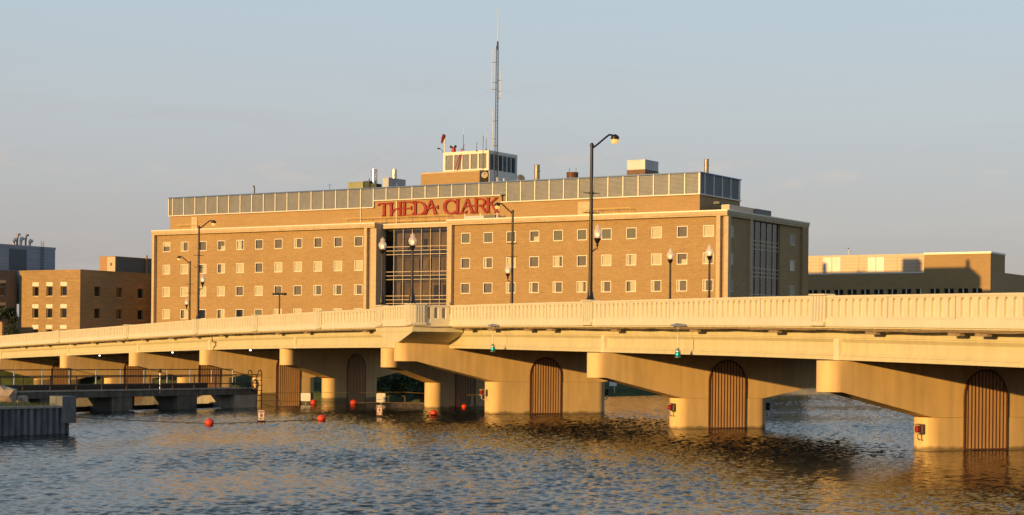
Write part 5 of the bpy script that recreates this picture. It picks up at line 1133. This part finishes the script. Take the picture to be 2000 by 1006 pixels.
# local frame: x along the dam (away from the camera), -y towards the lake
dbox('walkway_slab', M['concrete'], (A0, A1, -0.1, 2.5, ZD - .5, ZD)); dbox('slab_edge', M['concrete_pale'], (A0, A1, -0.16, -.1, ZD - .06, ZD + .02)); dbox('back_kerb', M['steel_dark'], (A0, A1 - 3.2, 2.2, 2.5, ZD + .002, ZD + .38))
px_ = [-1.4, -8.0, -14.6, -21.2, -27.8, -34.4, -41.0]
for i, x in enumerate(px_):
    mb = MB(); x0, x1 = (x - 1.4, x + 1.2) if i == 0 else (x - 1.0, x + 1.0)
    pl = [(-.05, -4), (-.05, ZD - .51), (3.0, ZD - .51), (6.2, -.2), (6.2, -4)]
    mb.prism([(a, b) for a, b in pl], x1 - x0, Matrix(((0, 0, 1, x0), (1, 0, 0, 0), (0, 1, 0, 0), (0, 0, 0, 1)))); mb.build('dam_pier', M['concrete'] if i else M['concrete_pale'], dm)
for a, b in zip(px_[1:], px_):
    dbox('gate', M['steel_dark'], (a + 1.0, b - (1.4 if b == px_[0] else 1.0), 2.2, 2.4, -3, .28)); dbox('gate_frame', M['rail'], (a + 3.2, a + 3.34, 2.1, 2.2, -1, ZD - .51))
mb = MB(); mb.add([(1.0, .6, -.02), (86, .6, -.02), (86, 1.4, -.05), (1, 1.4, -.05), (1, 6.5, -3.4), (86, 6.5, -3.4), (1, .4, -4), (86, .4, -4)], [(0, 1, 2, 3), (3, 2, 5, 4), (0, 6, 7, 1)])
mb.build('weir_crest', M['concrete'], dm)
def railing(label, y, zb, hgt, xs, x0, x1, m, pm, rails):
    t = thing('handrail', label, 'railing', DAM0, math.atan2(DDIR.y, DDIR.x), 'railings along the dam walkway')
    for x in xs: mb = MB(); mb.beam((x, y, zb), (x, y, zb + hgt), .07); mb.build('rail_post', pm, t)
    for z in rails: mb = MB(); mb.beam((x0, y, zb + z), (x1, y, zb + z), .065); mb.build('rail', m, t)
    return t
fx = []; 
def dam_x(px, n=0.0, z=2.0):                              # distance along the dam for a photo column
    lo, hi = -70.0, 5.0
    for _ in range(40):
        m = (lo + hi) / 2; p = dam(m, n, z); x = p.x / p.y * F_PX + 1000
        if x < px: lo = m
        else: hi = m
    return lo
fx = [dam_x(p) for p in (500, 460, 420, 379, 337, 292.5, 247, 199, 149, 98, 44, 0, -50, -105)]
railing('dark rusty railing on the near edge of the dam walkway', -.05, ZD + .003, 1.05, fx, A0, A1, M['rail'], M['rail'], (1.02, .36))
bxs = [dam_x(p, -2.35) for p in (455, 414, 372, 327, 282, 236, 188, 136, 83, 28, -30, -90)]
railing('thin railing on the far kerb of the dam walkway, posts catching the sun', 2.35, ZD + .39, 1.05, bxs, A0, bxs[0], M['rail'], M['galv'], (1.02, .5))
x = dam_x(310.5); t = thing('marker_post', 'single tall pale post with dark cap among the dam railing', 'post', dam(x, .12, ZD), math.atan2(DDIR.y, DDIR.x)); mb = MB(); mb.tube([(0, 0, -.3), (0, 0, 1.45)], .03, 8); mb.build('pole', M['galv'], t); mb = MB(); mb.box(-.08, .08, -.08, .08, 1.2, 1.5); mb.build('cap', M['steel_dark'], t)
t = thing('dam_ladder', 'dark steel ladder with two hooped handrails at the end of the dam', 'ladder', DAM0, math.atan2(DDIR.y, DDIR.x))
for yy in (-.35, -.0):
    pass
for x in (-1.05, .08):
    mb = MB(); mb.tube([(x, -.22, ZD - 1.2 if x > 0 else ZD - .3)] + [(x - (0), -.22, ZD + 1.1)] + [(x - .22 + .22 * math.cos(R(k * 30)), -.22 + .0, ZD + 1.1 + .28 * math.sin(R(k * 30))) for k in range(1, 6)] + [(x - .44, -.22, ZD + 1.1), (x - .44, -.22, ZD - .1)], .04, 8); mb.build('hoop', M['rail'], t, smooth=True)
for z in (-1.0, -.6, -.2, .2, .6, 1.0): mb = MB(); mb.beam((-.5, -.24, ZD + z), (.1, -.24, ZD + z), .05); mb.build('rung', M['rail'], t)
mb = MB(); mb.tube([(.08, -.22, ZD - 1.2), (.06, -.22, -1.2)], .04, 8); mb.build('stile', M['rail'], t)
a = dam(-.75, .32, ZD + .25); t = thing('life_ring', 'faded orange life ring hanging beside the ladder', 'life ring', a, math.atan2(DDIR.y, DDIR.x))
mb = MB(); mb.tube([(.3 * math.cos(R(k * 20)), 0, .36 * math.sin(R(k * 20))) for k in range(19)], .075, 8); mb.build('ring', mat('faded_orange', (.38, .14, .03), .7, var=.15, vscale=(5, 5, 5)), t, smooth=True)
mb = MB()
for k in range(4): aa = R(45 + 90 * k); mb.lathe([(.085, -.04), (.085, .04)], (.3 * math.cos(aa), 0, .36 * math.sin(aa)), 8)
mb.build('band', M['white_paint'], t)
for i, x in enumerate(px_[:-2]):
    pass
# foam at the gates
mb = MB()
for px0, px1, py in ((256, 310, 802.5), (388, 430, 799.5), (143, 165, 809)):
    a, b = PG(px0, py), PG(px1, py - 2); k = 10
    for i in range(k):
        p = a.lerp(b, i / k + random.uniform(0, .06)); r_ = random.uniform(.12, .3); mb.lathe([(r_, .004), (r_ * .7, .05), (.02, .07)], p, 7)
tag(mb.build('water_foam', M['foam']), kind='stuff')

# ------------------------------------------------------------------ sheet pile point, boulders, grass
s0, s1 = PG(0, 852), PG(138, 847); sd = (s1 - s0).normalized(); sn = Vector((sd.y, -sd.x, 0)); ZS = 1.35
L_ = (s1 - s0).length
sp = thing('sheet_pile_wall', 'grey corrugated steel sheet pile wall at the lower left shore', 'retaining wall', s0, math.atan2(sd.y, sd.x))
pit = 0.40; x = -21.2 * pit; mbp = MB(); prof = [(0, 0), (.11, 0), (.16, .13), (.29, .13), (.34, 0), (pit, 0)]
vs = [(a, b, z) for a, b in prof for z in (-3, ZS)]; mbp.add(vs, [(2 * i, 2 * i + 2, 2 * i + 3, 2 * i + 1) for i in range(len(prof) - 1)]); PILE = mbp.mesh('sheet_pile', M['pile'], recalc=False)
while x + pit < L_ + .05: link_mesh('sheet_pile', PILE, sp, Matrix.Translation((x, 0, 0))); x += pit
XE = x
mb = MB(); mb.box(-9, XE, -.06, .34, ZS, ZS + .12); mb.build('cap_beam', M['concrete_pale'], sp)
mb = MB(); mb.box(XE - .55, XE + .35, -.12, .9, .55, 1.95); mb.build('end_post', M['pile'], sp)
mb = MB(); mb.box(XE - .05, XE + .02, .02, 14, -3, ZS); mb.build('return_wall', M['pile'], sp)
lw = lambda x, y, z: s0 + sd * x + Vector((-sd.y, sd.x, 0)) * y + Vector((0, 0, z))
gx = []; mb = MB(); nx, ny = 14, 10
for j in range(ny + 1):
    for i in range(nx + 1):
        gx.append(lw(XE - .05 - (XE + 60) * (i / nx) ** 1.6, .12 + 30 * (j / ny), ZS + .05 + (.0 if j == 0 else random.uniform(0, .1) + .25 * min(1, j / 4))))
mb.add(gx, [(j * (nx + 1) + i, j * (nx + 1) + i + 1, (j + 1) * (nx + 1) + i + 1, (j + 1) * (nx + 1) + i) for j in range(ny) for i in range(nx)])
tag(mb.build('grass_bank', M['grass'], smooth=True), kind='structure')
def rock(c, sx, sy, sz, seed, label):
    rnd = random.Random(seed); bm = bmesh.new(); bmesh.ops.create_icosphere(bm, subdivisions=2, radius=1)
    for v in bm.verts:
        f = 1 + rnd.uniform(-.16, .16); m_ = max(abs(v.co.x), abs(v.co.y), abs(v.co.z)); v.co = v.co / m_ ** .65 * f; v.co = Vector((v.co.x * sx, v.co.y * sy, v.co.z * sz))
    me = bpy.data.meshes.new('boulder'); bm.to_mesh(me); bm.free(); me.materials.append(M['rock']); o = link_mesh('boulder', me); o.location = c; o.rotation_euler = (0, 0, rnd.uniform(0, 3)); tag(o, label, 'boulder', 'boulders on the grass point')
q = PG(12, 788, ZS + .1); rock(q + Vector((-.3, .5, .4)), 1.0, .7, .55, 3, 'large pale boulder at the left edge on the grass point'); q = PG(42, 786, ZS + .1); rock(q + Vector((0, .3, .1)), .3, .25, .26, 5, 'small brown boulder beside the large one on the grass')
mb = MB()
for i in range(2600):
    x = XE - .1 - random.random() ** 1.3 * 12; y = .35 + random.random() * 7; b0 = lw(x, y, ZS + .1); h = random.uniform(.08, .24); w_ = .012; a = random.uniform(0, 6.28)
    dx, dy = math.cos(a) * w_, math.sin(a) * w_; lean = Vector((random.uniform(-.06, .06), random.uniform(-.06, .06), h)); mb.add([b0 + Vector((dx, dy, 0)), b0 - Vector((dx, dy, 0)), b0 + lean], [(0, 1, 2)])
me = bpy.data.meshes.new('grass_blades'); me.from_pydata(mb.v, [], mb.f); me.materials.append(M['grass']); tag(link_mesh('grass_blades', me), kind='stuff')

# ------------------------------------------------------------------ buoys, ropes, signs on the water
def buoy(px, py_w, r_px, label):
    q = PG(px, py_w); sc = F_PX / q.y; r = r_px / sc; t = thing('buoy', label, 'buoy', (q.x, q.y, r * .62), random.uniform(0, 3), 'orange red buoys marking the weir')
    mb = MB(); mb.sphere((0, 0, 0), r, 18, 12, .88); mb.build('float', M['buoy'], t, smooth=True)
    mb = MB(); mb.tube([(-r * .16, 0, r * .84), (-r * .12, 0, r * 1.0), (r * .12, 0, r * 1.0), (r * .16, 0, r * .84)], r * .05, 6); mb.build('lifting_eye', M['steel_dark'], t)
    mb = MB(); mb.lathe([(r * .985, -.03 * r), (r * 1.0, 0), (r * .985, .03 * r)], n=18); mb.build('seam', M['buoy'], t, smooth=True)
    return q
for a in ((409, 831, 9.0, 'orange red buoy nearest the dam, leftmost of the front row'), (628, 822.5, 8.5, 'orange red buoy between the two warning signs'), (612.5, 790, 6.6, 'orange red buoy beside the left white marker board, under the dark pier'), (691, 791, 7.0, 'orange red buoy in front of the dark pier grate'), (847, 812, 7.6, 'orange red buoy in front of the shaded pier column, nearer than the pair behind it'), (875, 796.5, 5.5, 'orange red buoy just right of the shaded pier column, between two white floats'), (907, 797.5, 5.6, 'orange red buoy left of the rightmost white float')): buoy(*a)
def board(px0, px1, py0, py1, label, thick=.05):
    Y = PG(px0, py1 + 4).y; a, b = P(px0, py1, Y), P(px1, py0, Y); t = thing('marker_board', label, 'marker board', (a.x, Y, 0), 0, 'white marker boards on the weir rope')
    w_, z0, z1 = b.x - a.x, a.z, b.z; r_ = min(w_, z1 - z0) * .14; pl = []
    for cx, cz, a0 in ((w_ - r_, z1 - r_, 0), (r_, z1 - r_, 90), (r_, z0 + r_, 180), (w_ - r_, z0 + r_, 270)):
        for k in range(4): pl.append((cx + r_ * math.cos(R(a0 + 30 * k)), cz + r_ * math.sin(R(a0 + 30 * k))))
    mb = MB(); mb.prism(pl, thick, Matrix(((1, 0, 0, 0), (0, 0, -1, 0), (0, 1, 0, 0), (0, 0, 0, 1)))); mb.build('board', M['white_paint'], t)
    mb = MB(); mb.box(w_ * .5 - .03, w_ * .5 + .03, .02, .07, -.6, z1 - .05); mb.build('stake', M['galv'], t); return t
board(587.5, 606.5, 767.5, 783.5, 'white square marker board left of the dark skewed pier column'); board(735, 753, 768, 786, 'larger white square marker board in front of the trees'); board(860, 866, 771, 790, 'slim white marker just right of the shaded pier column', .2); board(919, 925.5, 773, 792.5, 'slim white marker left of the overlook pier', .2)
def rope(name, pts, r, label, sag=0.0, m='rope'):
    mb = MB(); out = []
    for a, b in zip(pts, pts[1:]):
        for k in range(8): f = k / 8; p = Vector(a).lerp(Vector(b), f); p.z -= sag * 4 * f * (1 - f); out.append(p)
    out.append(Vector(pts[-1])); mb.tube(out, r, 5); tag(mb.build(name, M[m]), label, 'rope', 'ropes strung along the weir')
rope('weir_rope', [dam(0, .2, 1.1), P(650, 767, 150), P(790, 766, 152), P(890, 772, 150), P(945, 771, 140)], .014, 'upper tan rope strung above the weir from the dam to the overlook pier')
rope('weir_rope', [dam(0, .2, .5), P(590, 784, 148), P(690, 786.5, 150), P(790, 786, 150), P(870, 791, 148), P(925, 793, 146)], .017, 'lower tan rope along the weir threading the buoys and boards')
rope('float_line', [PG(142, 815) + Vector((0, 0, .03)), PG(230, 820) + Vector((0, 0, .02)), PG(409, 829) + Vector((0, 0, .05)), PG(628, 821) + Vector((0, 0, .05))], .02, 'thin dark float line from the sheet pile post to the front buoys', m='steel_dark')
mb = MB(); mb.tube([dam(.1, .3, 1.0), P(540, 772, 146), P(549, 790, 146), P(536, 796, 146) + Vector((0, 0, .0)), dam(.1, .25, .3)], .02, 6); tag(mb.build('hanging_hose', M['rope']), 'thin loop of hose hanging below the dam ladder', 'hose')
def text_mesh(txt, size, m):
    cu = bpy.data.curves.new('text', 'FONT'); cu.body = txt; cu.size = size; cu.align_x = 'CENTER'; cu.align_y = 'CENTER'; cu.extrude = .004
    ob = bpy.data.objects.new('text', cu); C.objects.link(ob); bpy.context.view_layer.update()
    me = bpy.data.meshes.new_from_object(ob.evaluated_get(bpy.context.evaluated_depsgraph_get())); bpy.data.objects.remove(ob); bpy.data.curves.remove(cu); me.materials.clear(); me.materials.append(m); return me
def warn(px, py0, py1, py_w, w_px, rz, label):
    q = PG(px, py_w); sc = F_PX / q.y; w_ = w_px / sc / 2; z0, z1 = (py_w - py1) / sc, (py_w - py0) / sc; zc = (z0 + z1) / 2; h = (z1 - z0) / 2
    t = thing('warning_sign', label, 'warning sign', q, rz, 'warning signs standing in the river')
    mb = MB(); mb.box(-w_, w_, -.015, .015, z0, z1); mb.build('sign_board', M['sign_white'], t); b_ = .045
    mb = MB()
    for x0, x1, a, c in ((-w_ - .01, w_ + .01, z1 - b_, z1 + .01), (-w_ - .01, w_ + .01, z0 - .01, z0 + b_), (-w_ - .01, -w_ + b_, z0 + b_, z1 - b_), (w_ - b_, w_ + .01, z0 + b_, z1 - b_)): mb.box(x0, x1, -.025, .02, a, c)
    mb.build('sign_border', mat('sign_border_red', (.22, .05, .03), .5), t)
    mb = MB(); mb.tube([(0, .04, -1), (0, .04, z1 - .1)], .035, 8); mb.lathe([(.24, -.12), (.28, -.02), (.24, .06), (.05, .09)], (0, .04, 0), 12); mb.build('float_post', M['steel_dark'], t, smooth=True)
    rot = Matrix.Rotation(R(90), 4, 'X')
    link_mesh('lettering', text_mesh('KEEP', h * .42, M['sign_black']), t, Matrix.Translation((0, -.03, zc + h * .58)) @ rot); link_mesh('lettering', text_mesh('OUT', h * .42, M['sign_black']), t, Matrix.Translation((0, -.03, zc - h * .6)) @ rot)
    mb = MB(); d_ = h * .26; 
    outl = [(0, d_ * 1.3), (d_ * .85, 0), (0, -d_ * 1.3), (-d_ * .85, 0)]
    for (a, b), (c, e_) in zip(outl, outl[1:] + outl[:1]): mb.beam((a, -.03, zc + b), (c, -.03, zc + e_), .05, .012)
    mb.beam((-d_ * .6, -.032, zc), (d_ * .6, -.032, zc), .04, .012); mb.beam((0, -.032, zc - d_ * .9), (0, -.032, zc + d_ * .9), .04, .012); mb.build('diamond_mark', M['sign_orange'], t)
warn(510, 800, 822, 824, 15, R(2), 'red bordered warning sign standing in the water below the dam ladder'); warn(741, 791, 811, 815, 11.5, R(-12), 'fainter warning sign turned aside, in the water below the larger white board')

# far bank: sign, posts, trees
q = P(1200, 753, 207.0); t = thing('bank_sign', 'white sign board on a thin post on the far bank between the piers', 'sign', (q.x, q.y, 1.0), 0)
mb = MB(); mb.box(-.55, .25, -.02, .02, q.z - 1.0 - .05, q.z - 1.0 + .42); mb.build('board', M['white_paint'], t); mb = MB(); mb.beam((0, .04, -1), (0, .04, q.z - 1.0 + .3), .06); mb.build('post', M['galv'], t)
t = thing('bank_wall', 'low pale concrete wall along the far bank between the two nearest piers', 'retaining wall', (29.5, 207.0, 0), math.atan2(9.2, 19.0))
mb = MB(); mb.box(0, 21, 0, .5, -1.5, .55); mb.build('wall', M['concrete_pale'], t); mb = MB(); mb.box(-.05, 21.05, -.06, .56, .55, .66); mb.build('coping', M['concrete_pale'], t)
def tree(loc, r, h, trunk, label, m, nleaf, name='bush', group='bushes and trees on the far bank', leaf=.2):
    t = thing(name, label, 'tree' if name != 'bush' else 'bush', loc, random.uniform(0, 6), group); mb = MB()
    br = [(0, 0, trunk)]
    mb.tube([(0, 0, -1), (.05, .02, trunk * .5), (0, .05, trunk + h * .3)], [.16, .12, .06], 7)
    lobes = []
    for k in range(9):
        a = random.uniform(0, 6.28); rr = r * random.uniform(.2, .75); z = trunk + h * random.uniform(.15, .85); c = Vector((rr * math.cos(a), rr * math.sin(a), z)); lobes.append((c, r * random.uniform(.32, .55)))
        mb.tube([(0, 0, trunk * .7), c * .6 + Vector((0, 0, trunk * .3)), c], [.07, .045, .015], 5)
    mb.build('trunk', M['bark'], t); vs = []; fs = []
    for k in range(nleaf):
        c, lr = random.choice(lobes); d = Vector((random.gauss(0, 1), random.gauss(0, 1), random.gauss(0, 1))).normalized() * lr * random.random() ** .4; d.z *= .8; p = c + d; s_ = leaf * random.uniform(.6, 1.3)
        u = Vector((random.gauss(0, 1), random.gauss(0, 1), random.gauss(0, .6))).normalized(); v = u.cross(Vector((random.gauss(0, 1), random.gauss(0, 1), random.gauss(0, 1)))).normalized(); n = len(vs)
        vs += [p - u * s_, p + v * s_ * .5, p + u * s_, p - v * s_ * .5]; fs.append((n, n + 1, n + 2, n + 3))
    me = bpy.data.meshes.new('crown'); me.from_pydata(vs, [], fs); me.materials.append(m); link_mesh('crown', me, t); return t
spots = [(730, 217, 2.2, 4.2, 'leafy tree on the bank seen between the two shaded piers, leftmost'), (760, 222, 2.4, 4.5, 'leafy tree in the middle of the gap between the shaded piers'), (792, 218, 2.2, 4.0, 'leafy tree just left of the shaded pier column'), (820, 224, 2.4, 4.4, 'leafy tree behind the shaded pier column'), (620, 243, 2.2, 3.6, 'dark bush left of the dark skewed pier column'), (655, 240, 2.4, 4, 'dark bush hidden behind the dark skewed pier column')]
for i, (px, Y, r_, h_, lab) in enumerate(spots):
    q = P(px, 740, Y); tree((q.x, Y, -1.4), r_, h_, .4, lab, M['leaf'], 1500, 'bank_tree')
for px, Y, lab in ((165, 262, 'dark bush seen through the leftmost opening above the dam'), (320, 252, 'dark bush behind the middle of the dam railing'), (345, 256, 'dark bush right of the tall pale post on the dam'), (465, 250, 'dark bush behind the dam just left of the ladder'), (440, 254, 'dark bush second left of the ladder, beyond the railing'), (300, 258, 'dark bush left of the tall pale post on the dam'), (25, 262, 'dark bush behind the dam railing at the left edge of the photo'), (70, 264, 'dark bush behind the dam railing, right of the one at the left edge'), (940, 214, 'dark bush behind the nose of the overlook pier')):
    q = P(px, 745, Y); tree((q.x, Y, -.5), 1.9, 2.4, .2, lab, M['leaf_dark'], 900)
q = P(14, 640, 285); tree((q.x, q.y, 2.0), 2.0, 7.2, 2.0, 'dark conical evergreen shrub beside the shaded wing at the left edge', M['leaf_dark'], 2200, 'evergreen_tree')

# ------------------------------------------------------------------ people on the bridge
def person(loc, rz, label, top_m, leg_m, helmet=False):
    t = thing('person', label, 'person', loc, rz, 'people on the bridge')
    V = {'pel': (0, 0, .95, .15), 'ab': (0, .01, 1.12, .14), 'ch': (0, .01, 1.32, .165), 'nk': (0, 0, 1.47, .065), 'nk2': (0, -.02, 1.54, .06),
         'sl': (.18, 0, 1.41, .075), 'el': (.23, .03, 1.15, .05), 'wl': (.2, -.12, .95, .038), 'hl': (.2, -.16, .88, .03), 'sr': (-.18, 0, 1.41, .075), 'er': (-.23, .05, 1.15, .05), 'wr': (-.22, -.05, .92, .038), 'hr': (-.22, -.08, .85, .03),
         'pl': (.1, 0, .88, .105), 'kl': (.11, -.12, .5, .068), 'al': (.11, .02, .1, .045), 'tl': (.11, -.14, .045, .04), 'pr': (-.1, 0, .88, .105), 'kr': (-.11, .03, .49, .068), 'ar': (-.11, .16, .1, .045), 'tr': (-.11, .02, .045, .04)}
    E_ = [('pel', 'ab'), ('ab', 'ch'), ('ch', 'nk'), ('nk', 'nk2'), ('ch', 'sl'), ('sl', 'el'), ('el', 'wl'), ('wl', 'hl'), ('ch', 'sr'), ('sr', 'er'), ('er', 'wr'), ('wr', 'hr'), ('pel', 'pl'), ('pl', 'kl'), ('kl', 'al'), ('al', 'tl'), ('pel', 'pr'), ('pr', 'kr'), ('kr', 'ar'), ('ar', 'tr')]
    ks = list(V); me = bpy.data.meshes.new('body'); me.from_pydata([V[k][:3] for k in ks], [(ks.index(a), ks.index(b)) for a, b in E_], [])
    ob = bpy.data.objects.new('body', me); C.objects.link(ob); md = ob.modifiers.new('s', 'SKIN')
    for i, k in enumerate(ks): me.skin_vertices[0].data[i].radius = (V[k][3],) * 2; me.skin_vertices[0].data[i].use_root = (i == 0)
    ob.modifiers.new('u', 'SUBSURF').levels = 1; bpy.context.view_layer.update()
    m2 = bpy.data.meshes.new_from_object(ob.evaluated_get(bpy.context.evaluated_depsgraph_get())); bpy.data.objects.remove(ob)
    m2.materials.clear(); m2.materials.append(top_m); m2.materials.append(leg_m); m2.materials.append(M['skin'])
    for p in m2.polygons: z = p.center.z; p.material_index = 1 if z < .98 and abs(p.center.x) < .19 else (2 if z > 1.5 or (abs(p.center.x) > .17 and z < 1.1) else 0); p.use_smooth = True
    link_mesh('body', m2, t)
    mb = MB(); mb.sphere((0, -.03, 1.655), .098, 14, 10, 1.25); mb.lathe([(.02, -.03), (.025, .0), (.008, .03)], (0, -.128, 1.645), 6); mb.box(-.03, .03, -.125, -.11, 1.592, 1.602)
    for sx in (-1, 1): mb.sphere((sx * .1, -.02, 1.65), .026, 6, 5, 1.3)
    hd = mb.build('head', M['skin'], t, smooth=True)
    mb = MB()
    for sx in (-1, 1): mb.sphere((sx * .036, -.118, 1.67), .012, 6, 5)
    mb.build('eye', M['hair'], hd)
    mb = MB()
    if helmet: mb.lathe([(.128, 0), (.14, .03), (.125, .09), (.08, .135), (.01, .15)], (0, -.02, 1.675), 14); mb.box(-.1, .1, -.19, -.12, 1.675, 1.69); mb.build('helmet', M['helmet'], t, smooth=True)
    else: mb.lathe([(.107, -.06), (.115, 0), (.1, .07), (.06, .105), (.01, .115)], (0, .0, 1.67), 14); mb.build('hair', M['hair'], hd, smooth=True)
    return t
sp_ = min((abs(B(sC + k * .1, 3.0).x / B(sC + k * .1, 3.0).y + (1000 - 879) / F_PX), sC + k * .1) for k in range(-60, 160))[1]
pr = person(B(sp_, 3.0, -1.10), R(200), 'person in a pale helmet, head showing above the parapet right of the overlook', M['shirt'], M['navy'], True); pr.scale = (.87, .87, .87)
q = P(553, 612, 172); lo = min((abs(B(s_of(600) + k * .5, 15.9).x / B(s_of(600) + k * .5, 15.9).y - q.x / q.y), s_of(600) + k * .5) for k in range(-60, 120))[1]
person(B(lo, 15.9, -.97), R(120), 'person with dark hair beyond the parapet beside the T shaped light', M['navy'], M['navy'])
